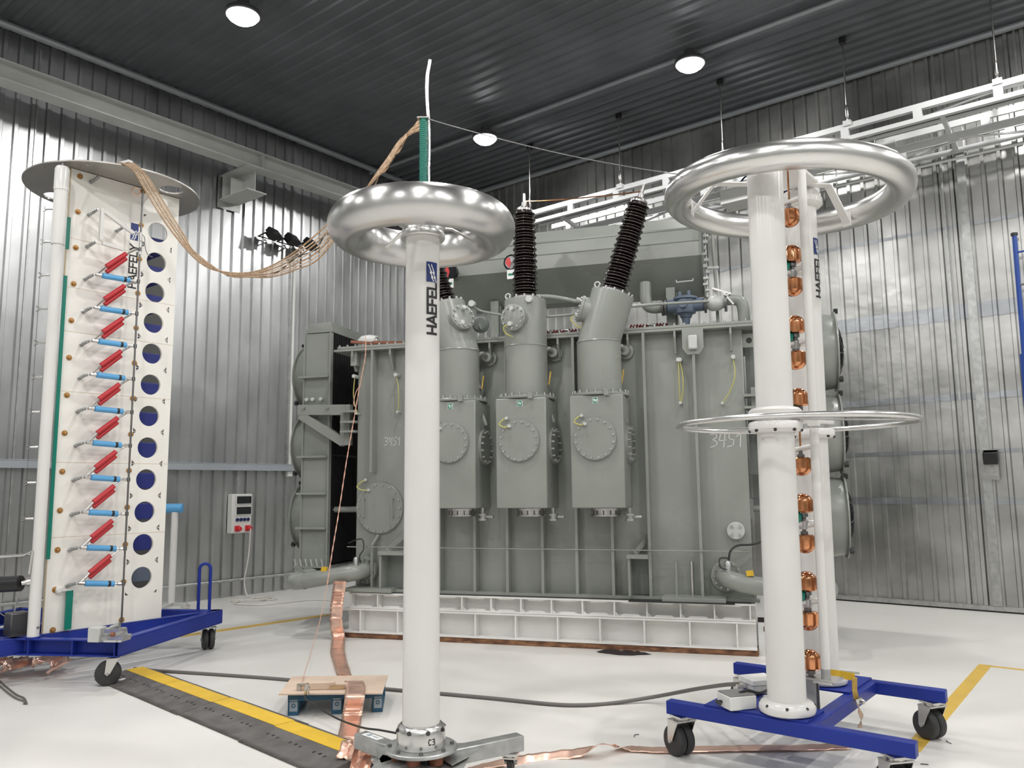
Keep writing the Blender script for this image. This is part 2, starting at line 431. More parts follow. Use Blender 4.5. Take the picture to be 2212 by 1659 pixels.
runway(J+.004, 11.6, 'pale grey steel I-beam along left wall, part right of the bracket running to the corner')
t = thing('beam_bracket', 'pale grey stepped steel bracket carrying the beam joint on the left wall', 'bracket', hall(J-.12, LW, 0), HALLROT)
# local: x along wall, y = towards wall (+), so the room is -y
ob('bottom_plate', MB().box(-.17, .17, -.80, -.03, 6.10, 6.115), M_LGREY, t, smooth=0)
ob('top_plate', MB().box(-.17, .17, -.80, -.03, 6.482, 6.498), M_LGREY, t, smooth=0)
ob('side_plate', MB().box(.05, .065, -.66, -.04, 6.115, 6.482), M_LGREY, t, smooth=0)
ob('web_plate', MB().box(-.16, .05, -.12, -.10, 6.115, 6.482), M_LGREY, t, smooth=0)
ob('rib_plate', MB().box(-.16, .05, -.34, -.328, 6.115, 6.40), M_LGREY, t, smooth=0)
ob('wall_plate', MB().box(-.2, .2, -.045, -.036, 5.98, 6.52), M_GALV, t, smooth=0)

# ================================================================== left wall fittings
def on_left(px, py, off=.06):  return pln(px, py, hall(0, LW+off), DB)
def on_right(px, py, off=.06): return pln(px, py, hall(RW-off, 0), DA)
def LWx(P): return P.dot(DA)
cz = 1.90
t = ob('cable_duct', MB().box(-1.0, 8.22, -LW-.13, -LW-.036, 1.90, 2.0).box(-1.0, 8.22, -LW-.135, -LW-.036, 1.998, 2.008), M_DUCT, rotz=HALLROT, smooth=0,
       label='long galvanised cable duct running level across the left wall', category='cable duct')
ob('wall_pipe', MB().cyl(hall(-1, LW+.075, .25), hall(9.4, LW+.075, .25), .022, 10), M_GALV,
   label='thin grey pipe running low along the left wall near the floor', category='pipe')
P = on_left(514, 1050)
xa = LWx(P)
ob('conduit', MB().box(xa-.025, xa+.025, -LW-.075, -LW-.036, 1.55, 1.90), M_GALV, rotz=HALLROT, smooth=0, label='short grey conduit dropping from the duct to the socket box', category='conduit')
# socket box
t = thing('socket_box', 'white wall socket box with two smoked covers and red sockets', 'socket box', hall(7.14, LW+.036, .95), HALLROT)
ob('body', MB().box(-.17, .17, -.13, 0, 0, .59), M_BOXW, t, bevel=.012)
for z0 in (.43, .27):
    f_ = ob('cover_frame', MB().box(-.12, .165, -.142, -.131, z0, z0+.14), M_BOXW, t, smooth=0)
    ob('smoked_cover', MB().box(-.10, .15, -.15, -.1425, z0+.015, z0+.125), M_WIN, f_, bevel=.004)
for i in range(4):
    ob('blue_socket', MB().lathe([(.026, 0), (.028, .012), (.02, .016), (.018, .006)], (-.08+i*.062, -.131, .205), (0, -1, 0), 14), M_SOCKB, t)
for i, xx in enumerate((-.08, .10)):
    s_ = ob('red_socket', MB().box(xx-.04, xx+.04, -.16, -.131, .03, .115), M_SOCKR, t, bevel=.006)
    ob('socket_lid', MB().lathe([(.034, 0), (.036, .03), (.028, .045)], (xx+.012, -.161, .07), (.25, -1, -.1), 14), M_SOCKR, s_)
# white cable from the socket to the floor
W0 = hall(7.25, LW+.24, 1.02)
pts = [W0, vert(537, 1200, W0, W0+DA), vert(529, 1245, W0, W0+DA), vert(528, 1262, W0, W0+DA), lev(533, 1284, .05), lev(545, 1291, .012), lev(595, 1293, .012), lev(580, 1296, .012), lev(512, 1296, .012), lev(505, 1299, .012), lev(560, 1296, .03), lev(590, 1290, .012), lev(560, 1290, .012), lev(505, 1303, .012), lev(560, 1307, .01), lev(630, 1300, .01), lev(680, 1296, .01), lev(742, 1299, .01)]
ob('power_cable', MB().tube(smoothpath(pts, 10), .011, 8), M_WCABLE, label='white power cable hanging from the socket box and looped on the floor', category='cable')
# floodlight trio with conduit
xa = LWx(on_left(634, 700))
ob('conduit', MB().box(xa-.03, xa+.01, -LW-.07, -LW-.036, 2.0, 5.5), M_BOXW, rotz=HALLROT, smooth=0, label='tall pale conduit rising from the duct to the floodlights', category='conduit')
ob('junction_box', MB().box(xa-.05, xa+.05, -LW-.11, -LW-.036, 5.42, 5.52).box(xa-.015, xa+.015, -LW-.09, -LW-.05, 5.3, 5.42), M_BOXW, rotz=HALLROT, bevel=.008, label='small white junction box below the three floodlights', category='junction box')
ob('junction_box', MB().box(8.0, 8.10, -LW-.1, -LW-.036, 1.81, 1.9), M_BOXW, rotz=HALLROT, bevel=.008, label='small white junction box under the right end of the cable duct', category='junction box')
FLD = [((592, 505), 'left'), ((632, 517), 'middle'), ((672, 527), 'right')]
for i, ((px, py), nm) in enumerate(FLD):
    P = on_left(px, py, .32)
    t = thing('floodlight', {'left': 'black square floodlight on left wall, first of three from the left', 'middle': 'black square floodlight on left wall, between its two neighbours', 'right': 'black square floodlight on left wall, nearest the silver torus'}[nm], 'floodlight', P, HALLROT, 'three floodlights on the left wall')
    q = Matrix.Rotation(math.radians(-38), 3, 'X'); r3 = Matrix.Rotation(math.radians(20), 3, 'Z')
    R3 = r3 @ q
    f = lambda x_, y_, z_: R3 @ V((x_, y_, z_))
    ob('housing', MB().obox(f(0, 0, 0), f(.12, 0, 0), f(0, .05, 0), f(0, 0, .085)).obox(f(0, .065, 0), f(.09, 0, 0), f(0, .03, 0), f(0, 0, .06)), M_BLK, t, bevel=.008)
    ob('glass', MB().obox(f(0, -.053, 0), f(.10, 0, 0), f(0, .003, 0), f(0, 0, .065)), M_WIN, t, smooth=0)
    ob('bracket', MB().bar((-.13, .0, 0), (-.13, .24, -.02), .03, .01).bar((.13, 0, 0), (.13, .24, -.02), .03, .01).bar((-.14, .24, -.02), (.14, .24, -.02), .03, .012), M_BLK, t, smooth=0)
ob('mounting_rail', MB().bar(on_left(585, 505, .06), on_left(690, 535, .06), .05, .03), M_DSTEEL, smooth=0, label='dark rail on the left wall behind the three floodlights', category='rail')

# ================================================================== right wall fittings
P = on_right(2100, 640, .05); xb = P.dot(DB)
ob('wall_duct', MB().box(xb-.05, xb+.05, RW-.09, RW-.031, .08, 6.3), M_GALV, rotz=WRROT, smooth=0, label='grey upright duct on the right wall below the crane frame', category='cable duct')
P = on_right(2143, 1005, .1)
t = thing('wall_camera', 'black and silver swivel box on the upright wall duct at right', 'camera', P, WRROT)
ob('housing', MB().obox((0, -.05, .1), (.08, 0, 0), (0, .06, .02), (0, -.015, .075)), M_BLK, t, bevel=.01)
ob('hood', MB().box(-.09, .09, -.12, .03, .185, .195), M_STEEL, t, smooth=0)
ob('bracket', MB().bar((0, 0, .03), (0, 0, -.10), .05, .03).box(-.06, .06, -.03, .03, -.14, -.1), M_GALV, t, smooth=0)
ob('base_plate', MB().box(-.07, .07, .0, .02, -.18, .02), M_STEEL, t, smooth=0)
p0 = on_right(2191, 508, .12); p1 = on_right(2211, 760, .12); p2 = on_right(2216, 900, .12)
t = thing('blue_pole', 'tall blue pole with small pegs against the right wall at frame edge', 'pole', (p0.x, p0.y, 0))
o_ = V((p0.x, p0.y, 0))
top = V((0, 0, p0.z)); bot = V((0, 0, .9)) + (V((p2.x, p2.y, 0))-o_)*.6
ob('shaft', MB().bar(bot, top, .045, .035), M_BPOLE, t, smooth=0)
ob('pole_cap', MB().obox(top+V((0, 0, .01)), (.03, 0, 0), (0, .025, 0), (0, 0, .02)), M_BLK, t, smooth=0)
for zz in (.94, .83, .66, .5):
    c_ = bot.lerp(top, zz); ob('peg', MB().cyl(c_, c_+DB*.09-DA*.02, .012, 8), M_STEEL if zz < .9 else M_BPOLE, t)
ob('sleeve', MB().bar(bot.lerp(top, .42), bot.lerp(top, .6), .075, .06), M_BPOLE, t, smooth=0)
# ================================================================== pale crane frame hung under the ceiling at right
t = thing('crane_frame', 'pale steel lattice crane frame hung along the right wall below the ceiling', 'crane', (0, 0, 0), WRROT)
# local x = DB, y = DA
def vierendeel(a, z0, z1, x0, x1, pitch, c1, c2, th=.035, pw=.10, ph=0.0):
    ob('top_chord', MB().box(x0, x1, a-th, a+th, z1-c1, z1), M_TRAY, t, smooth=0)
    ob('bottom_chord', MB().box(x0, x1, a-th, a+th, z0, z0+c2), M_TRAY, t, smooth=0)
    first = None; x = x0+.05+ph
    while x < x1:
        if first is None: first = ob('frame_post', MB().box(-pw/2, pw/2, a-th, a+th, z0+c2, z1-c1), M_TRAY, t, smooth=0, loc=(x, 0, 0))
        else: again(first, loc=(x, 0, 0))
        x += pitch
X0, X1 = -8.1, 2.0
vierendeel(10.62, 6.045, 6.275, X0, X1, .87, .075, .055)
vierendeel(11.08, 5.89, 6.135, -7.9, X1, 1.25, .08, .09, th=.02, ph=.3)
vierendeel(11.50, 5.87, 6.08, -7.9, X1, 1.25, .05, .06, th=.02, ph=.5)
# dark cable loom and rails between the near and middle chords
ob('cable_loom', MB().box(X0+.2, X1, 10.70, 10.86, 6.07, 6.13), M_TRAYD, t, smooth=0)
ob('rail', MB().box(X0+.2, X1, 10.70, 10.74, 6.02, 6.05), M_TRAY, t, smooth=0)
# lacing
z = 5.90; x = -7.6; first = None; i = 0
while x < 1.2:
    ya, yb = (11.08, 11.50) if i % 2 == 0 else (11.50, 11.08)
    ob('lacing_bar', MB().tube([(x, ya, z), (x+1.0, yb, z-.02)], .016, 8), M_TRAY, t); x += 1.0; i += 1
x = -7.4
while x < 1.6:
    ob('cross_member', MB().bar((x, 10.62, 6.07), (x, 11.5, 5.92), .05, .05), M_TRAY, t, smooth=0); x += 1.9
ob('lower_rail', MB().tube([(-7.5, 11.3, 5.72), (X1, 11.3, 5.72)], .02, 8), M_TRAY, t)
for x in (-6.8, -4.6, -2.4, -.2):
    ob('hanger', MB().tube([(x, 11.08, 5.9), (x+.12, 11.3, 5.72), (x+.3, 11.5, 5.88)], .014, 8), M_TRAY, t)
# trolleys and motors
for x in (-2.62, -.35):
    b_ = ob('trolley', MB().box(x-.06, x+.06, 10.98, 11.04, 6.02, 6.2), M_DSTEEL, t, bevel=.01)
    ob('trolley_bracket', MB().box(x+.08, x+.3, 11.0, 11.03, 5.92, 6.06), M_TRAY, b_, smooth=0)
    ob('trolley_wheel', MB().cyl((x+.02, 11.3, 5.79), (x+.02, 11.42, 5.79), .06), M_DSTEEL, b_)
ob('drive_box', MB().box(-4.72, -4.2, 10.9, 11.3, 5.70, 5.92), M_BOXW, t, bevel=.01)
ob('drive_motor', MB().cyl((-4.15, 11.1, 5.74), (-3.75, 11.1, 5.74), .11, 16).box(-4.1, -3.85, 11.0, 11.2, 5.84, 5.95), M_CBLUE, t)
ob('drive_cable', MB().tube(smoothpath([(-4.5, 11.0, 5.93), (-4.3, 10.95, 6.06), (-4.05, 11.0, 5.9), (-3.95, 11.05, 5.85)]), .014, 8), M_CBLUE, t)
ob('feed_cable', MB().tube(smoothpath([(X1, 10.6, 6.25), (.2, 10.6, 6.1), (-1.0, 10.66, 6.20), (-2.0, 10.7, 6.12), (-2.6, 10.72, 6.08)], 10), .016, 8), M_TRAY, t)

# suspension rods
RODS = [(1147, 312, 6.33, 'leftmost, beside the middle bushing'), (1333, 242, 6.33, 'second from the left, above the tilted bushing'), (1553, 168, 6.33, 'third from left, behind the wide silver ring'), (1818, 78, 6.33, 'second from the right picture edge'), (2143, -10, 6.33, 'rightmost at the picture edge')]
proto = None
for px, py, zb, wh in RODS:
    P = lev(px, py, 7.5)
    P = V((P.x, P.y, 0)); P = P + DA*(10.62-P.dot(DA))
    lab = 'thin steel suspension rod from the ceiling, ' + wh
    if proto is None:
        proto = thing('suspension_rod', lab, 'rod', P, WRROT, 'suspension rods of the crane frame')
        ob('rod', MB().cyl((0, 0, 6.50), (0, 0, 7.42), .011, 8), M_STEEL, proto)
        ob('turnbuckle', MB().lathe([(.012, 0), (.026, .04), (.026, .16), (.012, .2)], (0, 0, 6.34), n=10), M_STEEL, proto)
        ob('ceiling_bracket', MB().box(-.035, .035, -.035, .035, 7.40, 7.51), M_BLK, proto, smooth=0)
        ob('clevis', MB().box(-.05, .05, -.05, .05, 6.24, 6.31).cyl((0, 0, 6.3), (0, 0, 6.36), .012, 8), M_TRAY, proto, smooth=0)
    else: dup(proto, P, lab)
# ================================================================== transformer
TO = V((-1.834, 9.026, 0)); TROT = math.atan2(DT.y, DT.x)
def tl(px, py, yp):                       # survey point in the transformer's own frame on the plane y = yp
    P = pln(px, py, TO+BK*yp, BK)-TO; return V((P.dot(DT), yp, P.z))
def tw(p): p = V(p); return TO+DT*p.x+BK*p.y+V((0, 0, p.z))
def arc(c, r, a0, a1, u, v, n=7):
    return [V(c)+V(u)*(r*math.cos(math.radians(a0+(a1-a0)*i/n)))+V(v)*(r*math.sin(math.radians(a0+(a1-a0)*i/n))) for i in range(n+1)]

# --- support beams under it
def support(name, label, z0, z1, y0, y1, xs, x0, x1, notch=False):
    t = thing(name, label, 'beam', TO, TROT)
    ob('web', MB().box(x0, x1, y0+.13, y0+.145, z0, z1), M_BEAMP, t, smooth=0)
    ob('bottom_flange', MB().box(x0, x1, y0, y1, z0, z0+.016), M_BEAMP, t, smooth=0)
    ob('top_flange', MB().box(x0, x1, y0, y1, z1-.016, z1), M_BEAMP, t, smooth=0)
    first = None
    for x in xs:
        if first is None: first = ob('stiffener_plate', MB().box(-.007, .007, y0+.006, y0+.13, z0+.016, z1-.016), M_BEAMP, t, smooth=0, loc=(x, 0, 0))
        else: again(first, loc=(x, 0, 0))
    if notch:
        for i in range(len(xs)-1):
            c = (xs[i]+xs[i+1])/2
            for z_ in (z0+.016, z1-.016):
                s_ = 1 if z_ < (z0+z1)/2 else -1
                ob('pad_plate', MB().prism([(c-.10, 0), (c+.10, 0), (c+.075, .014*s_), (c-.075, .014*s_)], (0, y0+.012, z_), (1, 0, 0), (0, 0, 1), (0, .118, 0)), M_BEAMP, t, smooth=0)
            if True:
                ob('corner_gusset', MB().prism([(xs[i]+.007, z0+.016), (xs[i]+.04, z0+.016), (xs[i]+.007, z0+.05)], (0, y0+.03, 0), (1, 0, 0), (0, 0, 1), (0, .008, 0)), M_BEAMP, t, smooth=0)
    return t
support('support_beam', 'pale grey steel beam directly under the transformer, upper of the two, with small bays', .315, .478, 0, .27, [.048, .37, .69, 1.015, 1.336, 1.657, 1.979, 2.30, 2.62, 2.941, 3.263, 3.587, 3.906, 4.235], .03, 4.285, True)
support('support_beam', 'pale grey steel beam on the rusty rail, lower of the two, with wide bays', .055, .312, -.01, .29, [.171, .61, 1.05, 1.487, 1.922, 2.364, 2.795, 3.232, 3.669, 4.108], -.03, 4.285)
ob('floor_rail', MB().box(-.03, 4.295, .0, .28, 0, .054), M_RUST, loc=TO, rotz=TROT, bevel=.006, label='rusty brown steel rail on the floor under the pale beams', category='rail')

tr = thing('transformer', 'large grey green power transformer with three bushing turrets on pale beams', 'transformer', TO, TROT)
# --- tank
ob('tank', MB().box(.0, 4.28, .20, 1.9, .50, 3.17), M_GREY, tr, bevel=.012)
ob('bottom_flange', MB().box(-.02, 4.33, .06, 2.0, .485, .515), M_GREY, tr, smooth=0)
ob('packing_plate', MB().box(.1, 4.25, .03, .25, .479, .484), M_BLK, tr, smooth=0)
ob('rim_flange', MB().box(-.24, 4.42, .06, 2.05, 3.165, 3.19), M_GREY, tr, smooth=0)
ob('top_cover', MB().box(-.20, 4.40, .07, 2.04, 3.196, 3.222), M_GREY, tr, smooth=0)
ob('gasket', MB().box(-.2, 4.39, .08, 2.03, 3.19, 3.196), M_WOODD, tr, smooth=0)
rb = MB()
for i in range(46): rb.lathe([(.011, 0), (.011, .02)], (-.18+i*.1, .085, 3.222), n=6)
ob('cover_bolts', rb, M_GALV, tr, smooth=0, kind='stuff')
f0 = ob('stiffener', MB().box(-.014, .014, .065, .21, .515, 3.165), M_GREY, tr, smooth=0, loc=(1.06, 0, 0))
for x in (1.46, 1.82, 2.20, 2.56, 2.93, 3.30, 3.80): again(f0, loc=(x, 0, 0))
ob('stiffener', MB().box(.225, .253, .065, .21, 1.78, 3.165), M_GREY, tr, smooth=0)
ob('stiffener', MB().box(.235, .263, .10, .21, .515, .98), M_GREY, tr, smooth=0)
g0 = ob('gusset', MB().prism([(.2, 3.165), (.065, 3.165), (.065, 3.10), (.16, 2.94), (.2, 2.94)], (-.01, 0, 0), (0, 1, 0), (0, 0, 1), (.02, 0, 0)), M_GREY, tr, smooth=0, loc=(-.01, 0, 0))
for x in (.46, 1.64, 2.40, 3.14, 3.62, 4.17): again(g0, loc=(x, 0, 0))
ob('corner_angle', MB().box(-.045, .03, .1, .2, 3.0, 3.165), M_GREY, tr, smooth=0)
# jacking pads
def jack(x0, x1, gx, hi):
    ob('jacking_pad', MB().box(x0, x1, -.02, .2, .885, .925).box(gx-.012, gx+.012, -.0, .2, .515, .885), M_GREY, tr, smooth=0)
    ob('pad_brace', MB().bar((gx+.05*(1 if hi > gx else -1), .05, .925), (hi, .17, 1.10), .02, .05), M_GREY, tr, smooth=0)
    ob('pad_recess', MB().box(min(x0, x1)+.02, max(x0, x1)-.02, .17, .205, .52, .88), M_GREYD, tr, smooth=0)
jack(3.08, 3.29, 3.10, 3.29); jack(.38, 1.05, .40, .62)
ob('foot_plate', MB().box(3.42, 4.02, -.06, .2, .49, .53), M_GREY, tr, smooth=0)
ob('foot_plate', MB().box(.0, .55, -.04, .2, .49, .53), M_GREY, tr, smooth=0)
ob('skid_plate', MB().box(3.1, 4.1, -.1, .1, .481, .49), M_BLK, tr, smooth=0)
for x, mt_ in ((3.548, M_GREY), (3.70, M_STEEL)):
    ob('short_rod', MB().cyl((x, .13, .515), (x, .13, .86), .018, 10), mt_, tr)
ob('sensor_pipe', MB().tube([(-.03, .055, .965), (1.2, .055, .965), (2.6, .055, .965), (4.25, .055, .965)], .006, 6), M_STEEL, tr)
# manhole covers
def manhole(c, axis, r, nb, parent, handles=False, strap=True, th=.03, br=.012):
    c = V(c); x, y, z = basis(axis, (0, 0, 1))     # x = up, y = sideways
    m_ = ob('manhole_cover', MB().lathe([(r*.97, 0), (r, .006), (r, th), (r*.985, th+.004)], c, z, 48), M_GREY, parent)
    ob('bolt_ring', MB().bolts(c+z*th, z, r*.90, nb, br, .018, a0=PI/nb), M_GALV, m_, smooth=0, kind='stuff')
    if handles:
        for s_ in (-1, 1):
            q = c+z*(th)+y*(s_*r*.62)
            ob('handle', MB().tube([q-x*.1, q-x*.1+z*.05, q+x*.1+z*.05, q+x*.1], .009, 8), M_GREY, m_)
    if strap:
        side = y if y.dot(V((1, 0, 0))) < 0 else -y
        a_ = c+z*(th+.01)+x*(r*.70)+side*(r*.42); b_ = c+z*.012+x*(r*1.10)+side*(r*.60)
        mid = (a_+b_)/2+side*(r*.42)-x*.02+z*.03
        ob('earth_strap', MB().tube(smoothpath([a_, (a_+mid)/2+z*.02-x*.02, mid, (b_+mid)/2+z*.01+x*.015, b_], 5), .007, 8), M_YG, m_)
        ob('strap_nut', MB().cyl(a_-z*.01, a_+z*.03, .017, 6), M_LGREY, m_, smooth=0)
        ob('strap_nut', MB().cyl(b_-z*.02, b_+z*.03, .017, 6), M_LGREY, m_, smooth=0)
    return m_
FRONT = (0, -1, 0)
manhole((.30, .20, 1.386), FRONT, .285, 18, tr, handles=True)
ob('drain_stub', MB().cyl((.30, .16, 1.09), (.24, .13, .98), .018, 10), M_GREY, tr)
fl_ = ob('flange_cover', MB().lathe([(.078, 0), (.085, .01), (.085, .05), (.08, .055)], (4.135, .2, 1.155), FRONT, 28), M_LGREY, tr)
ob('bolt_ring', MB().bolts((4.135, .145, 1.155), FRONT, .055, 4, .016, .016, PI/4), M_GALV, fl_, smooth=0)
# earth wires on the tank
def earth(p, q, sag, mt_=M_YG):
    p, q = V(p), V(q); mid = (p+q)/2+V((sag, -.03, 0))
    w_ = ob('earth_wire', MB().tube(smoothpath([p, p.lerp(mid, .55)+V((sag*.2, 0, 0)), mid, q.lerp(mid, .5)+V((sag*.2, 0, 0)), q], 6), .0055, 8), mt_, tr)
    ob('wire_terminal', MB().cyl(p+V((0, .06, .02)), p+V((0, -.03, .02)), .022, 10), M_LGREY, w_)
    ob('wire_terminal', MB().cyl(q+V((0, .06, 0)), q+V((0, -.02, 0)), .014, 8), M_LGREY, w_)
earth((-.006, .13, 2.86), (.03, .13, 2.45), -.015); earth((.515, .13, 2.85), (.535, .13, 2.45), .03)
earth((3.646, .13, 2.85), (3.648, .13, 2.43), .0); earth((3.66, .135, 2.85), (3.655, .135, 2.43), .03)
earth((4.185, .13, 2.85), (4.06, .13, 2.41), .06)
# chalk numbers
def chalk(u, z, h):
    mb = MB(); lettering(mb, '3451', h, .012, lambda a, b: V((u+a+b*.08, .197, z+b)), gap=.12); ob('chalk_number', mb, M_CHALK, tr, smooth=0)
P = tl(1534, 966, .197); chalk(P.x, P.z, .135)
P = tl(830, 962, .197); chalk(P.x, P.z, .085)

# --- bushing turrets
def turret(x0, lean, hole, tag):
    xc = x0+.265; yc = -.06
    T_ = ob('turret_box', MB().box(x0, x0+.53, -.30, .21, 1.39, 2.50), M_GREY, tr, bevel=.010)
    ob('bellows', MB().lathe([(.15, 0), (.15, .015), (.135, .018), (.135, .055), (.15, .058), (.15, .08)], (xc+.03, -.06, 1.305), n=32), M_STEEL, T_)
    bb = MB()
    for i in range(12):
        a = 2*PI*i/12; bb.cyl((xc+.03+.143*math.cos(a), -.06+.143*math.sin(a), 1.295), (xc+.03+.143*math.cos(a), -.06+.143*math.sin(a), 1.40), .006, 6)
    ob('tie_bolts', bb, M_DSTEEL, T_, kind='stuff')
    ob('drain_valve', MB().cyl((x0+.54, -.1, 1.39), (x0+.54, -.1, 1.33), .02, 8).lathe([(.05, 0), (.05, .02), (.035, .022), (.035, .05), (.05, .052), (.05, .07)], (x0+.54, -.1, 1.26), n=14).cyl((x0+.56, -.1, 1.3), (x0+.66, -.12, 1.3), .014, 8), M_GALV, T_)
    manhole((xc-.015, -.30, 2.065), FRONT, .21, 16, tr)
    lb = ob('phase_label', MB().box(xc-.035, xc+.02, -.304, -.300, 2.415, 2.475), M_TAGW, T_, smooth=0)
    l2 = ob('phase_plate', MB().box(xc-.031, xc+.016, -.306, -.3045, 2.419, 2.471), M_TAG, T_, smooth=0)
    mb = MB(); wd = sum(GL[c][0] for c in tag)+.22
    lettering(mb, tag, .026, .006, lambda a, b: V((xc-.0075-.013*wd+a, -.3065, 2.432+b)), gap=.22, sub=1); ob('phase_letters', mb, M_TAGW, T_, smooth=0)
    # flange and lower cylinder
    ob('turret_flange', MB().lathe([(.295, 0), (.30, .006), (.30, .022), (.295, .028)], (xc, yc+.03, 2.502), n=48).lathe([(.27, .03), (.27, .05)], (xc, yc+.03, 2.502), n=48), M_GREY, T_)
    ob('flange_bolts', MB().bolts((xc, yc+.03, 2.53), (0, 0, 1), .283, 20, .012, .03), M_GALV, T_, kind='stuff', smooth=0)
    ob('lifting_lug', MB().box(xc+.085, xc+.135, -.335, -.295, 2.49, 2.55), M_GREY, T_, smooth=0)
    cxx = {1: xc-.015, 0: xc, -1: xc}[lean]
    th = math.radians(17.5)*lean; ax = V((math.sin(th), 0, math.cos(th)))
    base = V((xc, yc, 2.55)); top = V((xc, yc, 3.06))
    ob('turret_cylinder', MB().lathe([(.225, 0), (.225, .51)], base, n=48), M_GREY, tr)
    up = MB()
    n = 48; L = .50 if lean == 0 else .53; vs = []
    for j in range(n):
        a = 2*PI*j/n; vs.append(top+V((.223*math.cos(a), .223*math.sin(a), 0)))
    x_ = V((math.cos(th), 0, -math.sin(th))); tc = top+ax*L
    for j in range(n):
        a = 2*PI*j/n; vs.append(tc+x_*(.223*math.cos(a))+V((0, .223*math.sin(a), 0)))
    up.add(vs, [(j, (j+1) % n, n+(j+1) % n, n+j) for j in range(n)]+[tuple(range(n, 2*n))])
    U_ = ob('turret_neck', up, M_GREY, tr)
    ob('weld_ring', MB().torus(top, .224, .008, n=48, m=6), M_GREY, U_)
    ob('neck_bolts', MB().bolts(tc, ax, .20, 14, .012, .035), M_GALV, U_, kind='stuff', smooth=0)
    ob('lifting_eye', MB().torus(tc-x_*.15+V((0, -.14, 0))+ax*.03, .028, .008, (0, 1, 0), 16, 8), M_LGREY, U_)
    # hand hole on the neck
    hc = top+ax*(L*.55); hx = x_*hole[0]+V((0, hole[1], 0)); hx.normalize()
    st = ob('hand_hole', MB().lathe([(.13, .10), (.13, .255), (.14, .257), (.14, .285), (.135, .288)], hc, hx, 32), M_GREY, U_)
    ob('hand_hole_bolts', MB().bolts(hc+hx*.285, hx, .115, 12, .012, .02), M_GALV, U_, kind='stuff', smooth=0)
    e1 = hc+hx*.29+V((-.02, 0, -.07)); e0 = hc+hx*.24+V((-.02, -.02, -.20))
    ob('earth_strap', MB().tube(smoothpath([e1, e1+V((-.07, -.01, -.03)), e0+V((-.07, -.02, .04)), e0], 6), .007, 8), M_YG, U_)
    ob('hand_hole_clamp', MB().cyl(e1-hx*.02, e1+hx*.03, .025, 8).cyl(hc+hx*.27+V((0, 0, .09)), hc+hx*.32+V((0, 0, .09)), .022, 8), M_LGREY, U_)
    # porcelain
    prof = [(.105, 0)]; h = .0; H = .965; nshed = 29
    for i in range(nshed):
        f = i/(nshed-1); rr = (.142-.022*f); big = (i % 2 == 0); r1 = rr if big else rr-.016; core = .096-.016*f
        z0 = .012+i*(H-.03)/nshed; d = (H-.03)/nshed
        prof += [(core, z0), (r1-.016, z0+d*.10), (r1-.003, z0+d*.25), (r1, z0+d*.42), (r1-.003, z0+d*.58), (r1-.014, z0+d*.78), (core+.006, z0+d*.97)]
    prof += [(.085, H)]
    q = tc+ax*.02
    I_ = ob('bushing_insulator', MB().lathe(prof, q, ax, 36), M_PORC, tr, smooth=60)
    ob('bushing_foot', MB().lathe([(.15, -.02), (.15, .01), (.12, .03)], q, ax, 28), M_GALV, I_)
    ob('bushing_cap', MB().lathe([(.088, H), (.088, H+.02), (.05, H+.05), (.036, H+.055), (.032, H+.10), (.018, H+.105), (.016, H+.20), (.008, H+.205)], q, ax, 20), M_STEEL, I_)
    return tc, ax, x_
uT = turret(1.07, -1, (.75, -.66), '1U')
vT = turret(1.822, 0, (-.22, -1), '1V')
wT = turret(2.598, 1, (-1, -.25), '1W')
# oil pipes between the turrets
def pipe(name, pts, r, mt_=M_GREY, par=None, n=10, k=6): return ob(name, MB().tube(smoothpath(pts, k), r, n), mt_, par or tr)
pipe('vent_pipe', [tl(1005, 668, -.05), tl(1016, 660, -.1), tl(1040, 672, -.02), tl(1094, 682, -.08)], .014)
pipe('vent_pipe', [tl(1150, 640, -.1), tl(1190, 641, -.04), tl(1222, 646, -.0), tl(1250, 652, -.04), tl(1275, 655, -.06)], .022)
pipe('vent_pipe', [tl(1181, 684, .0), tl(1220, 681, .05), tl(1262, 676, .0)], .014)
pipe('vent_pipe', [tl(1360, 662, .0), tl(1440, 656, .4), tl(1530, 651, .8)], .016)
ob('vent_valve', MB().lathe([(.035, 0), (.035, .06)], tl(1018, 655, -.12), (0, 1, 0), 14).lathe([(.035, 0), (.035, .06)], tl(1142, 645, -.3), (0, 1, 0), 14).lathe([(.04, 0), (.04, .08)], tl(1268, 650, -.14), (0, 1, 0), 14), M_LGREY, tr)
# equalising pipe and dark boss behind turret U
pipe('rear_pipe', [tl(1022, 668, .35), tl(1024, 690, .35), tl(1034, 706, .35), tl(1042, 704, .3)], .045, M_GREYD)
ob('pipe_boss', MB().lathe([(.095, 0), (.095, .05), (.07, .07)], tl(1040, 702, .36), FRONT, 24), M_GREYD, tr)
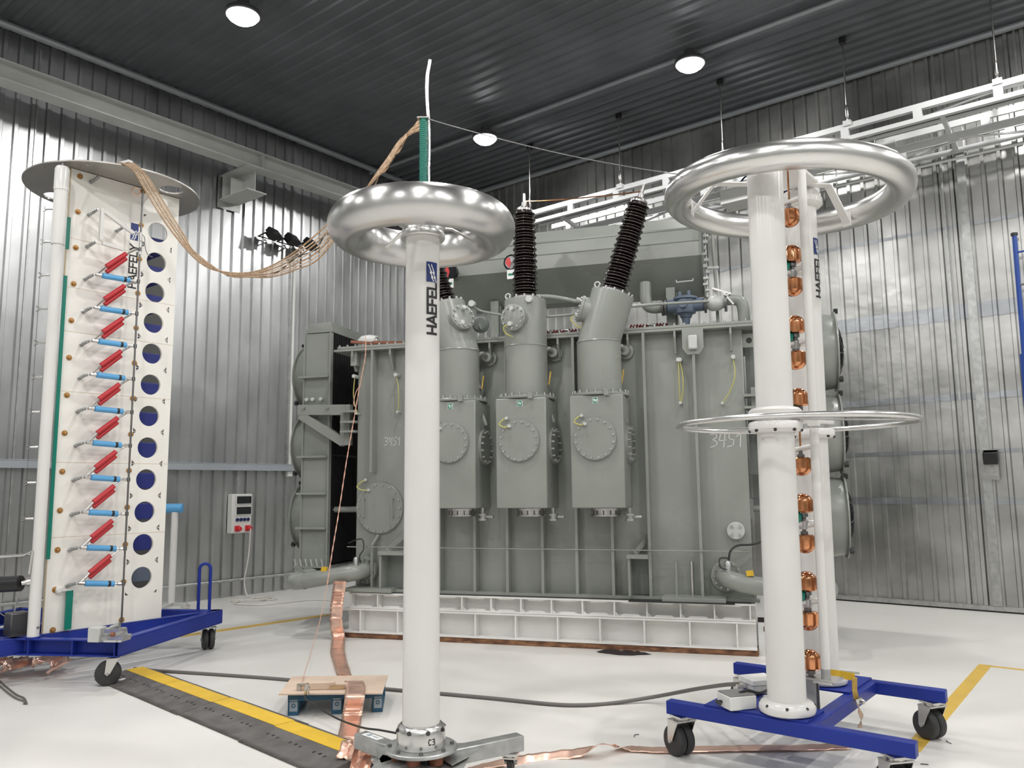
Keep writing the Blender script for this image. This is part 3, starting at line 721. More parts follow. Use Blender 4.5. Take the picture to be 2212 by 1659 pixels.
# side valves beside each turret
for px, py in ((1058, 775), (1199, 765), (1352, 760)):
    b = tl(px, py, .19); S = tl(px-8, py+45, .02)
    o_ = ob('boss_flange', MB().lathe([(.085, 0), (.085, .03), (.06, .035), (.05, .12)], b, FRONT, 24), M_GREY, tr)
    pts = [b+V((0, -.10, .0)), b+V((-.02, -.2, .03)), b+V((-.075, -.22, -.02)), b+V((-.085, -.22, -.15)), b+V((-.07, -.2, -.30))]
    ob('valve_pipe', MB().tube(smoothpath(pts, 6), .022, 10), M_GREY, o_)
    q = b+V((-.07, -.2, -.28))
    ob('valve_body', MB().lathe([(.05, 0), (.05, .02), (.03, .025), (.03, .05), (.055, .055), (.055, .08), (.035, .085), (.03, .14), (.055, .145), (.055, .17), (.04, .172), (.035, .2)], q-V((0, 0, .22)), n=14), M_GREYD, o_)
    ob('valve_lever', MB().bar(q+V((.05, -.02, -.08)), q+V((.075, -.03, .06)), .014, .012), M_STRAP, o_, smooth=0)
    ob('lower_pipe', MB().tube(smoothpath([q-V((0, 0, .21)), q-V((-.02, 0, .28)), q-V((-.06, .02, .38)), q-V((-.08, -.02, .46))], 5), .02, 10), M_LGREY, o_)
    # flange on the turret's right side
    x_s = {1058: 1.60, 1199: 2.352, 1352: 3.128}[px]
    sh = ob('side_hand_hole', MB().lathe([(.19, 0), (.19, .025)], (x_s, -.02, 2.02), (1, 0, 0), 36), M_GREY, tr)
    ob('side_bolts', MB().bolts((x_s+.025, -.02, 2.02), (1, 0, 0), .165, 14, .012, .03), M_GALV, sh, kind='stuff', smooth=0)

# --- conservator
sec = [(.80, 4.14), (.80, 4.31), (.88, 4.50), (1.02, 4.66), (1.30, 4.72), (1.62, 4.66), (1.80, 4.45), (1.84, 4.2), (1.70, 3.93), (1.42, 3.80), (1.16, 3.80)]
c_ = ob('conservator', MB().prism(sec, (.55, 0, 0), (0, 1, 0), (0, 0, 1), (3.32, 0, 0)), M_GREY, tr, smooth=0)
ob('seam_strip', MB().box(.55, 3.87, .795, .80, 4.306, 4.314), M_GREYD, c_, smooth=0)
ob('seam_strip', MB().prism([(.868, 4.47), (.872, 4.49), (.866, 4.492), (.862, 4.472)], (.55, 0, 0), (0, 1, 0), (0, 0, 1), (3.32, 0, 0)), M_GREYD, c_, smooth=0)
ob('rim_plate', MB().prism([(1.3+(p[0]-1.3)*1.04, 4.25+(p[1]-4.25)*1.06) for p in sec], (3.87, 0, 0), (0, 1, 0), (0, 0, 1), (.02, 0, 0)), M_GREYD, c_, smooth=0)
ob('lifting_handle', MB().tube([tl(1461, 606, .95), tl(1461, 610, .92), tl(1497, 606, .92), tl(1497, 602, .95)], .009, 8), M_LGREY, c_)
ob('rating_strip', MB().box(3.42, 3.58, 1.0, 1.01, 3.99, 4.0), M_LGREY, c_, smooth=0)
for x in (3.51, 1.39):
    p_ = ob('conservator_post', MB().box(x-.05, x+.05, 1.05, 1.3, 3.22, 3.86), M_GREY, tr, smooth=0)
    ob('post_edge', MB().box(x+.055, x+.07, 1.08, 1.3, 3.22, 3.8), M_GREYD, p_, smooth=0)
ob('post_brace', MB().bar((1.45, 1.15, 3.75), (1.95, 1.25, 3.35), .06, .04), M_GREYD, tr, smooth=0)
# gauge tube on the right end
for i, (dy, r_) in enumerate(((0, .012), (.055, .010))):
    ob('gauge_tube', MB().tube([(3.925, .98+dy, 3.62), (3.925, .98+dy, 4.45)], r_, 8), M_GALV, tr)
gm = MB()
rr = random.Random(3)
for i in range(11):
    z_ = 3.7+i*.07; gm.obox((3.925+rr.uniform(-.015, .02), .95, z_), (rr.uniform(.012, .03), 0, 0), (0, .014, 0), (0, 0, rr.uniform(.008, .02)))
ob('gauge_fittings', gm, M_LGREY, tr, smooth=0)
pipe('breather_pipe', [(4.01, 1.0, 4.55), (4.01, 1.0, 4.2), (4.02, 1.0, 3.9), (4.03, 1.0, 3.23)], .018)
ob('breather_tee', MB().cyl((3.93, .98, 4.03), (4.06, 1.0, 4.03), .018, 8), M_LGREY, tr)
# relay (pump) with its pipes
q = tl(1481, 660, .9)
R_ = ob('relay_body', MB().lathe([(.06, -.14), (.075, -.10), (.11, -.09), (.115, .06), (.135, .065), (.135, .09), (.09, .10)], q, (0, 0, 1), 24).lathe([(.075, -.20), (.075, .20)], q, (1, 0, 0), 20).lathe([(.03, -.26), (.05, -.14)], q, (0, 0, 1), 14), M_PUMP, tr)
ob('relay_terminals', MB().cyl(q+V((-.06, 0, .1)), q+V((-.06, 0, .16)), .02, 8).cyl(q+V((.04, 0, .1)), q+V((.04, 0, .17)), .018, 8).cyl(q+V((-.02, -.12, 0)), q+V((-.02, -.15, 0)), .05, 14), M_PUMP, R_)
for u0, u1 in ((-.265, -.24), (-.23, -.205), (.205, .23), (.42, .45)): ob('relay_flange', MB().lathe([(.10, u0), (.10, u1)], q, (1, 0, 0), 20), M_DSTEEL, tr)
ob('relay_valve', MB().lathe([(.055, .23), (.085, .28), (.085, .36), (.055, .42)], q, (1, 0, 0), 20).cyl(q+V((.33, 0, .05)), q+V((.33, 0, .16)), .03, 10), M_LGREY, tr)
ob('valve_levers', MB().bar(q+V((.3, -.05, .16)), q+V((.5, -.06, .08)), .03, .02).bar(q+V((.4, -.06, .12)), q+V((.52, -.06, -.04)), .03, .02), M_STEEL, tr, smooth=0)
pipe('relay_pipe', [q+V((-.27, 0, 0)), q+V((-.36, 0, 0)), q+V((-.42, 0, .03)), q+V((-.44, 0, .12)), q+V((-.44, .02, .3))], .065, M_GREY, n=16)
pipe('relay_pipe', [q+V((.45, 0, .03)), q+V((.52, 0, .03)), q+V((.59, 0, .0)), q+V((.62, 0, -.10)), q+V((.62, 0, -.39))], .065, M_GREY, n=16)
# low voltage insulators lying on the cover
for px, py in ((1190, 718), (1205, 719), (1238, 718), (1372, 706), (1385, 706), (1428, 703)):
    b = tl(px, py, .45)
    prof = []
    for i in range(4): prof += [(.03, i*.035), (.055, i*.035+.012), (.055, i*.035+.02), (.032, i*.035+.034)]
    I2 = ob('cover_bushing', MB().lathe(prof, (b.x-.06, .45, 3.222+.058), (1, .35, 0), 18), M_REDP, tr)
    ob('bushing_stud', MB().cyl((b.x-.11, .43, 3.28), (b.x-.06, .45, 3.28), .012, 8), M_STEEL, I2)
for px in (1222, 1405): 
    b = tl(px, 712, .5); pipe('busbar_link', [(b.x-.09, .5, 3.24), (b.x-.05, .5, 3.32), (b.x+.05, .5, 3.32), (b.x+.12, .5, 3.26)], .016, M_GALV)
# round gauges
for px, py in ((1108, 570), (976, 590)):
    b = tl(px, py, .70)
    g_ = ob('round_gauge', MB().lathe([(.085, 0), (.095, .02), (.095, .07), (.085, .08), (.078, .07)], b, FRONT, 28), M_BLK, tr)
    ob('gauge_face', MB().lathe([(.001, .072), (.076, .0725)], b, FRONT, 24, caps=False), M_WIN, g_)
    ob('gauge_sector', MB().prism([(-.07, -.01), (-.02, -.068), (.0, 0), (-.02, .06), (-.055, .05)], b+V((0, -.076, 0)), (1, 0, 0), (0, 0, 1), (0, .002, 0)), M_REDD, g_, smooth=0)
    ob('gauge_tag', MB().box(b.x-.05, b.x+.05, .62, .63, b.z-.20, b.z-.09), M_TAGW, g_, smooth=0)
    ob('tag_print', MB().box(b.x-.035, b.x+.035, .618, .6195, b.z-.16, b.z-.135), M_TAG, g_, smooth=0)
    ob('gauge_arm', MB().box(b.x-.03, b.x+.03, .70, .85, b.z-.06, b.z+.06), M_GREYD, g_, smooth=0)
# junction cubicle on the rim
P = V((3.80, .12, 3.03))
q_ = ob('lifting_plate', MB().prism([(-.105, -.06), (-.06, -.125), (.06, -.125), (.105, -.06), (.105, .13), (-.105, .13)], (3.80, .055, 3.035), (1, 0, 0), (0, 0, 1), (0, .02, 0)), M_GREY, tr, smooth=0)
ob('plate_boss', MB().box(3.755, 3.845, .0, .055, 2.955, 3.10), M_LGREY, q_, bevel=.015)
# panes and timber seen behind, between turrets
ob('control_cabinet', MB().box(2.32, 2.62, 1.2, 1.5, 3.24, 3.72), M_LGREY, tr, smooth=0)
ob('timber_post', MB().box(2.46, 2.52, 1.1, 1.19, 3.23, 3.72), M_WOOD, tr, smooth=0)

# --- radiators
def bank(sx, xi, xo, yf):
    # xi/xo: inner and outer x of the bank body; fans on the outer side
    a, b = min(xi, xo), max(xi, xo)
    ob('radiator_header', MB().box(a, b, yf, 1.95, 3.47, 3.52).box(a+.02, b-.02, yf+.02, 1.93, 3.52, 3.57).box(a+.04, b-.04, yf+.04, 1.9, 3.57, 3.60), M_GREY, tr, smooth=0)
    p_ = ob('radiator_panel', MB().box(a, b-.02, yf, yf+.02, .72, 3.46), M_GREY, tr, smooth=0)
    ob('panel_edge', MB().box(b-.02, b+.0, yf-.03, yf+.03, .72, 3.46).box(a-.01, a+.01, yf-.02, yf+.03, .72, 3.46), M_GREY, p_, smooth=0)
    for z_ in (2.93, 1.98, 1.55, 1.15): ob('panel_rib', MB().box(a-.05, b-.02, yf-.06, yf, z_-.012, z_+.012), M_GREY, p_, smooth=0)
    ob('panel_hooks', MB().lathe([(.022, 0), (.022, .03)], (a+.06, yf-.03, 2.66), FRONT, 8).lathe([(.022, 0), (.022, .03)], (a+.14, yf-.03, 2.66), FRONT, 8).lathe([(.022, 0), (.022, .03)], (a+.25, yf-.03, 2.66), FRONT, 8), M_LGREY, p_, kind='stuff')
    ob('bottom_shelf', MB().box(a-.06, b+.02, yf-.06, 1.95, .70, .72), M_GREY, tr, smooth=0)
    sp_ = MB()
    for i in range(6): sp_.bar((a-.03+i*.07, yf-.05, .72), (a-.05+i*.07, yf-.05, .80), .02, .008)
    ob('shelf_tabs', sp_, M_LGREY, tr, smooth=0, kind='stuff')
    fm = ob('radiator_fin', MB().box(a+.03, b+.0, -.006, .006, .74, 3.46), M_FIN, tr, smooth=0, loc=(0, yf+.07, 0))
    n = 34
    for i in range(1, n): again(fm, loc=(0, yf+.07+i*(1.82-yf)/n, 0))
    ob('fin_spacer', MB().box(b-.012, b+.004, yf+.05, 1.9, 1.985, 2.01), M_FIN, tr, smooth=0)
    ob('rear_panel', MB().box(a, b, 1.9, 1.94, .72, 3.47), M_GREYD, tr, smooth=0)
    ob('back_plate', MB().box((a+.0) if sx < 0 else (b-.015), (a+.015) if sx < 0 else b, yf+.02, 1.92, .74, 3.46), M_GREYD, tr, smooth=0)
    # fans
    for zc in (2.98, 2.12, 1.27):
        o = V((xo, yf+.50, zc)); ax = V((sx, 0, 0))
        F_ = ob('fan_cowl', MB().lathe([(.41, 0), (.405, .10), (.39, .19), (.385, .205), (.425, .21), (.425, .225), (.38, .225), (.37, .10), (.37, .0)], o, ax, 48, caps=False), M_GREY, tr)
        gm = MB()
        for r_ in (.08, .15, .22, .29, .36): gm.torus(o+ax*(.295-.1*(r_/.36)**2), r_, .006, ax, 40, 6)
        for i in range(8):
            a_ = 2*PI*i/8+.2; d = V((0, math.cos(a_), math.sin(a_)))
            gm.tube([o+ax*.30+d*.05, o+ax*.275+d*.2, o+ax*.205+d*.37, o+ax*.225+d*.42], .007, 6)
        ob('fan_guard', gm, M_BLK, F_)
        ob('fan_motor', MB().lathe([(.10, .10), (.10, .27), (.06, .295)], o, ax, 20), M_BLK, F_)
        bl = MB()
        for i in range(6):
            a_ = 2*PI*i/6; d = V((0, math.cos(a_), math.sin(a_))); e = V((0, -math.sin(a_), math.cos(a_)))
            bl.add([o+ax*.12+d*.1+e*.05, o+ax*.16+d*.1-e*.05, o+ax*.17+d*.36-e*.09, o+ax*.11+d*.36+e*.08], [(0, 1, 2, 3)])
        ob('fan_blades', bl, M_FIN, F_, solid=.005)
        cl = MB()
        for a_ in (.7, 1.9, 4.0, 5.3):
            d = V((0, math.cos(a_), math.sin(a_))); cl.obox(o+ax*.235+d*.43, ax*.02, d*.025, V((0, -d.z, d.y))*.02)
        ob('guard_clamps', cl, M_BLK, F_, smooth=0, kind='stuff')
bank(-1, -.43, -.79, .36)
bank(1, 4.66, 4.99, .36)
# tie bars and brackets to the tank
def bracket(s, x0, x1):
    xt = 0.0 if s < 0 else 4.28
    ob('bracket_arm', MB().bar((x0, .26, 2.53), (x1, .26, 2.51), .09, .12), M_GREY, tr, smooth=0)
    ob('bracket_post', MB().bar((x1, .26, 2.57), (x1+s*.0, .26, 2.10), .08, .12, up=(1, 0, 0)), M_GREY, tr, smooth=0)
    ob('bracket_brace', MB().bar((x0+s*-.03, .26, 2.47), (x1+s*.02, .26, 2.13), .085, .10), M_GREY, tr, smooth=0)
    for z_ in (2.48, 2.36, 2.25):
        ob('bracket_cleat', MB().box(min(x1, xt)-.01, max(x1, xt)+.01, .12, .30, z_-.012, z_+.012), M_GREY, tr, smooth=0)
    ob('bracket_bolts', MB().lathe([(.018, 0), (.018, .03)], (x0*.85+x1*.15, .22, 2.55), FRONT, 6).lathe([(.018, 0), (.018, .03)], (x0*.35+x1*.65, .22, 2.54), FRONT, 6), M_GALV, tr, smooth=0, kind='stuff')
    ob('tie_bar', MB().cyl((xt, .5, 1.36), (x1+s*.35, .5, 1.36), .035, 12).box(min(xt, xt+s*.03), max(xt, xt+s*.03), .4, .6, 1.26, 1.46), M_GREY, tr)
bracket(-1, -.79, -.17); bracket(1, 4.98, 4.40)
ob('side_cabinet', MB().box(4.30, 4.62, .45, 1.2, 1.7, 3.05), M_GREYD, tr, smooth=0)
ob('side_lug', MB().box(4.28, 4.40, .25, .28, 2.98, 3.12), M_GREY, tr, smooth=0)
ob('lug_hole', MB().lathe([(.03, 0), (.03, .002)], (4.345, .25, 3.05), FRONT, 16), M_BLK, tr)
# bottom oil pipes
pl_ = [(.15, .2, .70), (.15, .06, .70), (.08, -.04, .69), (-.08, -.08, .665), (-.35, -.12, .62), (-.52, -.14, .595), (-.60, -.08, .59), (-.62, .06, .60), (-.60, .5, .62)]
ob('oil_pipe', MB().tube(smoothpath(pl_, 7), .085, 22), M_GREY, tr)
f_ = ob('pipe_flange', MB().lathe([(.15, 0), (.15, .035), (.14, .037)], (.15, .19, .70), (-.25, -1, 0), 32), M_GREY, tr)
ob('pipe_bolts', MB().bolts((.142, .155, .70), (-.25, -1, 0), .125, 12, .013, .025), M_GALV, f_, smooth=0, kind='stuff')
ob('pipe_collar', MB().lathe([(.092, 0), (.092, .03)], (-.43, -.13, .608), (-1, -.1, -.15), 24).lathe([(.11, 0), (.11, .02)], (-.60, .02, .6), (0, 1, 0), 24), M_GREY, tr)
ob('yellow_tag', MB().obox((-.20, -.13, .735), (.032, 0, -.004), (0, .02, 0), (.004, 0, .022)), M_YEL, tr, smooth=0)
pipe('sensor_cable', [(.16, -.0, .80), (.17, -.03, .88), (.20, -.0, .95), (.13, .08, 1.05), (-.04, .1, 1.0)], .007, M_BCABLE)
ob('sensor_head', MB().lathe([(.03, 0), (.03, .08), (.02, .1)], (.12, -.02, .76), n=12), M_GALV, tr)
pr_ = [(4.02, .2, .72), (4.02, .06, .72), (4.08, -.03, .70), (4.22, -.07, .67), (4.5, -.08, .64), (4.85, -.05, .62), (4.95, .1, .62), (4.95, .5, .62)]
ob('oil_pipe', MB().tube(smoothpath(pr_, 7), .085, 22), M_GREY, tr)
f_ = ob('pipe_flange', MB().lathe([(.15, 0), (.15, .035), (.14, .037)], (4.02, .19, .72), (.25, -1, 0), 32), M_GREY, tr)
ob('pipe_bolts', MB().bolts((4.03, .155, .72), (.25, -1, 0), .125, 12, .013, .025), M_GALV, f_, smooth=0, kind='stuff')
ob('yellow_tag', MB().obox((4.25, -.1, .775), (.032, 0, .004), (0, .02, 0), (-.004, 0, .024)), M_YEL, tr, smooth=0)
ob('sensor_head', MB().lathe([(.035, 0), (.035, .08), (.02, .1)], (4.05, -.02, .78), n=12), M_GALV, tr)
pipe('sensor_cable', [(4.06, -.02, .88), (4.08, -.0, .97), (4.15, .05, 1.02), (4.3, .12, 1.03), (4.5, .2, 1.10)], .010, M_BCABLE)
pipe('sensor_cable', [(4.05, -.05, .8), (3.98, -.03, .82), (3.98, 0, .9), (4.06, .02, .9)], .006, M_BCABLE)
# paint tin-like fitting and wooden cross lying on the cover
t = thing('wooden_cross', 'two crossed reddish timber sticks on the transformer cover at its left end', 'wood', tw((.28, .15, 3.225)), TROT)
ob('stick', MB().bar((-.34, -.02, .06), (.10, .12, .02), .05, .03), M_WOODD, t, smooth=0)
ob('stick', MB().bar((-.05, -.05, .03), (.22, .22, .055), .045, .03), M_WOODD, t, smooth=0)
t = thing('domed_fitting', 'white rounded fitting lying on the transformer cover behind the crossed sticks', 'fitting', tw((.04, .42, 3.222)), TROT)
ob('shell', MB().lathe([(.05, -.14), (.085, -.10), (.095, .0), (.08, .08), (.05, .10)], (0, 0, .096), (1, .1, 0), 20), M_LGREY, t)
rb = MB()
for i in range(5):
    a = i*.5-.4; rb.torus((.1, 0, .09), .075-.01*i, .006, (1, .1, 0), 24, 6)
ob('rings', rb, M_STEEL, t)
# ================================================================== casters
def caster(parent, top, d, tilt=0.0, name='caster', w=.045, twin=True):
    # swivel caster: mounting plate at top, wheel touching the floor
    top = V(top); r = d/2; zc = r
    c, s = math.cos(tilt), math.sin(tilt); fx = V((c, s, 0)); fy = V((-s, c, 0))      # fx: rolling direction
    off = fx*(r*.35); wc = V((top.x, top.y, zc))+off
    fk = MB().obox(V((top.x, top.y, top.z-.006)), fx*.055, fy*.05, V((0, 0, .006))).lathe([(.045, -.03), (.05, -.012)], (top.x, top.y, top.z), n=16)
    for sd in (-1, 1):
        a = V((top.x, top.y, top.z-.028))+fy*(sd*(w+.006)); b = wc+fy*(sd*(w+.006))
        fk.prism([(-.045, 0), (.045, 0), (.02, 1), (-.02, 1)], a, fx, (b-a), fy*.004)
    fk.obox(V((top.x, top.y, top.z-.026)), fx*.05, fy*(w+.01), V((0, 0, .004)))
    f_ = ob(name, fk, M_STEEL, parent)
    for sd in ((-1, 1) if twin else (0,)):
        ww = w*.42 if twin else w*.7
        cc = wc+fy*(sd*w*.5)
        ob('wheel', MB().lathe([(r*.35, -ww), (r*.86, -ww), (r*.97, -ww*.7), (r, -ww*.2), (r, ww*.2), (r*.97, ww*.7), (r*.86, ww), (r*.35, ww)], cc, fy, 32), M_RUB, f_)
    ob('axle', MB().cyl(wc-fy*(w+.014), wc+fy*(w+.014), .012, 8), M_GALV, f_)
    return f_

# ================================================================== impulse generator on its blue cart (left)
GO = lev(348, 1335, .382); GO = V((GO.x, GO.y, 0)); GROT = math.atan2(DA.y, DA.x)
def gl(P): P = V(P)-GO; return V((P.dot(DA), -P.dot(DB), P.z))           # world -> generator frame (x along panel, y away from viewer)
g = thing('impulse_generator', 'tall white panel impulse generator with red and blue resistors on a blue wheeled cart', 'generator', GO, GROT)
FZ0, FZ1 = .245, .382
fr = gl((-3.262, 6.85, 0)); rr_ = gl((-3.005, 8.53, 0)); X_f = gl(GO+V((.9915, -.131, 0))); fl_c = fr-X_f*2.3; rl_c = rr_-X_f*2.3
fr.z = rr_.z = fl_c.z = rl_c.z = 0
zc = V((0, 0, (FZ0+FZ1)/2)); hh = FZ1-FZ0
def channel(p, q, name='cart_beam', w=.075, inward=None):
    p, q = V(p), V(q); d = (q-p).normalized(); n_ = V((-d.y, d.x, 0))
    if inward is not None and n_.dot(V(inward)) < 0: n_ = -n_
    L = (q-p)/2; c = (p+q)/2; mb = MB()
    return c, L, n_, mb
def cbeam(p, q, inward, open_out=True, w=.08):
    c, L, n_, mb = channel(p, q, inward=inward)
    z = V((0, 0, 1))
    mb.obox(c+n_*(w/2)+z*(FZ1-.006), L, n_*(w/2), z*.006)
    mb.obox(c+n_*(w/2)+z*(FZ0+.006), L, n_*(w/2), z*.006)
    web = c+n_*(w-.005 if open_out else .005)+z*((FZ0+FZ1)/2)
    mb.obox(web, L, n_*.005, z*(hh/2-.012))
    return ob('cart_beam', mb, M_BLUE, g, bevel=.004)
ctr = (fr+rr_+fl_c+rl_c)/4
fb = cbeam(fl_c, fr, ctr-fr, True)
for f_ in (.02, .40, .8, 1.2, 1.6):
    c0 = fr-X_f*(f_+.02); d_ = (fr-fl_c).normalized(); n_ = V((-d_.y, d_.x, 0)); n_ = n_ if n_.dot(ctr-fr) > 0 else -n_
    ob('web_stiffener', MB().obox(c0+n_*.04+zc, d_*.006, n_*.036, V((0, 0, hh/2-.012))), M_BLUE, fb, smooth=0)
cbeam(fr, rr_, ctr-fr, False)
cbeam(rr_, rl_c, ctr-rr_, True)
cbeam((-1.55, -.02, 0), (rr_.x-.06, -.02, 0), (0, 1, 0), False, w=.09)
cbeam((-1.55, .68, 0), (.2, .68, 0), (0, -1, 0), False, w=.09)
cbeam(fl_c, rl_c, ctr-fl_c, False)
hx_ = gl(lev(428, 1317, FZ1)); hy_ = gl(lev(452, 1316, FZ1)); hx_.z = hy_.z = FZ1-.01
dd = (hy_-hx_); ht = .42; u_ = dd/2; md = (hx_+hy_)/2; rad = u_.length
hp = [hx_, hx_+V((0, 0, ht))]+[md+V((0, 0, ht))+u_.normalized()*(-rad*math.cos(a))+V((0, 0, rad*math.sin(a))) for a in [PI*i/8 for i in range(1, 8)]]+[hy_+V((0, 0, ht)), hy_]
ob('push_handle', MB().tube(hp, .016, 12), M_BLUE, g)
d_ = (ctr-fr).normalized()
caster(g, V((fr.x, fr.y, FZ0))+gl(GO+V((-.10, .13, 0))), .20, math.radians(-51+200), w=.055)
caster(g, V((rr_.x, rr_.y, FZ0))+gl(GO+V((-.10, -.10, 0))), .20, math.radians(-51+118), w=.06)
caster(g, V((rl_c.x, rl_c.y, FZ0))+gl(GO+V((.3, -.10, 0))), .20, math.radians(-20))
caster(g, V((fl_c.x, fl_c.y, FZ0))+gl(GO+V((.5, .10, 0))), .20, math.radians(-20))

# --- perforated panels
HOLES = [.784+i*.3085 for i in range(12)]        # 0.784 .. 4.17
HR = .1
def holed(y0, th, x0, x1, z0, z1, hx, hz, r):
    mb = MB(); n = 28; half = .152
    for side in (0, 1):
        y = y0+th*side
        flip = side == 1
        def q(a, b, c, d):
            mb.add([V((p[0], y, p[1])) for p in (a, b, c, d)], [(3, 2, 1, 0) if flip else (0, 1, 2, 3)])
        q((x0, z0), (hx-half, z0), (hx-half, z1), (x0, z1)); q((hx+half, z0), (x1, z0), (x1, z1), (hx+half, z1))
        prev = z0
        for z in hz:
            q((hx-half, prev), (hx+half, prev), (hx+half, z-half), (hx-half, z-half)); prev = z+half
            ring = [(hx+r*math.cos(2*PI*k/n), z+r*math.sin(2*PI*k/n)) for k in range(n)]
            sq = []
            for k in range(n):
                a = 2*PI*k/n; c, s = math.cos(a), math.sin(a); m_ = max(abs(c), abs(s)); sq.append((hx+half*c/m_, z+half*s/m_))
            for k in range(n):
                q(ring[k], sq[k], sq[(k+1) % n], ring[(k+1) % n])
            if side == 0:
                vs = [V((p[0], y0, p[1])) for p in ring]+[V((p[0], y0+th, p[1])) for p in ring]
                mb.add(vs, [(k, (k+1) % n, n+(k+1) % n, n+k) for k in range(n)])
        q((hx-half, prev), (hx+half, prev), (hx+half, z1), (hx-half, z1))
    for (a, b) in (((x0, z0), (x1, z0)), ((x1, z0), (x1, z1)), ((x1, z1), (x0, z1)), ((x0, z1), (x0, z0))):
        mb.add([(a[0], y0, a[1]), (b[0], y0, b[1]), (b[0], y0+th, b[1]), (a[0], y0+th, a[1])], [(0, 3, 2, 1)])
    return mb
PX0, PX1, PZ0, PZ1 = -1.06, 0.0, .385, 4.585
ob('front_panel', holed(0, .024, PX0, PX1, PZ0, PZ1, -.211, HOLES, HR), M_PANEL, g, smooth=0)
ob('rear_panel', MB().box(-.62, .42, .94, .96, PZ0, 4.26), M_BEHIND, g, smooth=0)  # solid and dark, so the panel holes look into painted shade
ob('panel_edge_strip', MB().box(PX0-.006, PX0, -.001, .026, PZ0, PZ1), M_CREAM, g, smooth=0)
for z in (1.20, 1.86, 2.50, 3.05, 3.46, 3.92):
    ob('panel_seam', MB().box(PX0, PX1-.45 if z > 3.9 else PX1, -.0008, .001, z, z+.004), M_CREAM, g, smooth=0)
# navy capacitor cases between the panels
for i, z in enumerate(HOLES[:-1]):
    ob('capacitor_case', MB().box(-.58, .09, .42, .90, z-.085, z+.075), M_NAVY if i else M_PUMP, g, bevel=.008)
ob('capacitor_case', MB().box(-.58, .09, .42, .90, HOLES[-1]-.085, HOLES[-1]+.075), M_NAVY, g, bevel=.008)
# bolts
bb = None
for i in range(13):
    for x, zz in ((-.984, .406+i*.3435*1.0), (-.384, .415+i*.345)):
        if bb is None: bb = ob('panel_bolt', MB().lathe([(.026, 0), (.026, .005), (.013, .006), (.013, .022), (.009, .024)], (0, 0, 0), FRONT, 12), M_BRASS, g, loc=(x, 0, zz))
        else: again(bb, loc=(x, 0, zz))
# resistor rows
NZ = [.762+i*.3148 for i in range(11)]              # nodes on the rod side
LZ = [.775+i*.3095 for i in range(12)]              # left panel stubs
RODX, OFF = -.492, .15
def stub(x, z, l=OFF, up=.03):
    mb = MB().lathe([(.020, 0), (.020, .01), (.010, .012), (.010, l)], (x, 0, z), (0.12, -1, up/l), 10)
    for k in range(4): mb.lathe([(.017, .02+k*.03), (.017, .032+k*.03)], (x, 0, z), (0.12, -1, up/l), 8)
    return mb
def socket_rod(p, q, r): return MB().cyl(p, q, r, 8)
def sleeve(mb, p, q, r, cap):
    p, q = V(p), V(q); L = (q-p).length
    return mb.lathe([(r*.4, 0), (r, .004), (r, L-.004), (r*.4, L)], p, q-p, 16)
for i in range(11):
    lx, ly, lz = -.835, -OFF, LZ[i]+.025
    s_ = ob('pivot_stub', stub(-.885, LZ[i]), M_GALV, g)
    a = V((lx, ly, lz)); b = V((RODX, -OFF, NZ[i])); c = V((RODX, -OFF, NZ[i+1])) if i < 10 else None
    if i == 10: continue
    # light blue tail resistor: node i
    a2 = a.lerp(b, .10); b2 = a.lerp(b, .86)
    R1 = ob('blue_resistor', sleeve(MB(), a2, b2, .026, 0), M_LBLUE, g)
    ob('black_band', MB().cyl(a.lerp(b, .68), a.lerp(b, .745), .0268, 16), M_BLK, R1)
    ob('contact', MB().cyl(a-(b-a)*.02, b, .009, 8).lathe([(.017, 0), (.017, .03)], b-(b-a)*.06, (b-a), 8).lathe([(.016, -.02), (.016, .03)], a, (b-a), 8), M_STEEL, R1)
    # red front resistor (twin sleeves) up to node i+1
    c = V((RODX, -OFF, NZ[i+1] if i < 9 else NZ[10]))
    d_ = (c-a).normalized(); s2 = V((0, -1, 0)).cross(d_).normalized()*.022
    m1 = MB(); sleeve(m1, a.lerp(c, .24)+s2, a.lerp(c, .76)+s2*.8, .022, 0); R2 = ob('red_resistor', m1, M_RED, g)
    m2 = MB(); sleeve(m2, a.lerp(c, .20)-s2+V((0, .03, 0)), a.lerp(c, .72)-s2*.8+V((0, .02, 0)), .022, 0); ob('red_sleeve', m2, M_RED, R2)
    ob('contact', MB().cyl(a+s2*.4, a.lerp(c, .26)+s2, .008, 8).cyl(a-s2*.4, a.lerp(c, .22)-s2+V((0, .03, 0)), .008, 8).cyl(a.lerp(c, .74)+s2*.6, c, .009, 8), M_STEEL, R2)
# empty upper rows with white bars
for z0, z1_ in ((LZ[11]+.025, 4.10), (LZ[10]+.025, 3.87)):
    a = V((-.822, -OFF, z0)); b = V((RODX-.0, -OFF, z1_-.06 if z0 > 4 else z1_-.0))
    ob('spacer_bar', MB().bar(a.lerp(b, .02), a.lerp(b, .88 if z0 > 4 else .60), .035, .03), M_WHITE, g, smooth=0)
ob('pivot_stub', stub(-.885, LZ[11]), M_GALV, g)
ob('pivot_stub', stub(-.885, 4.50), M_GALV, g)
ob('spacer_post', MB().box(-.845, -.815, -.165, -.135, 3.92, 4.22), M_WHITE, g, smooth=0)
ob('pivot_stub', stub(-.62, 4.09, .17), M_GALV, g)
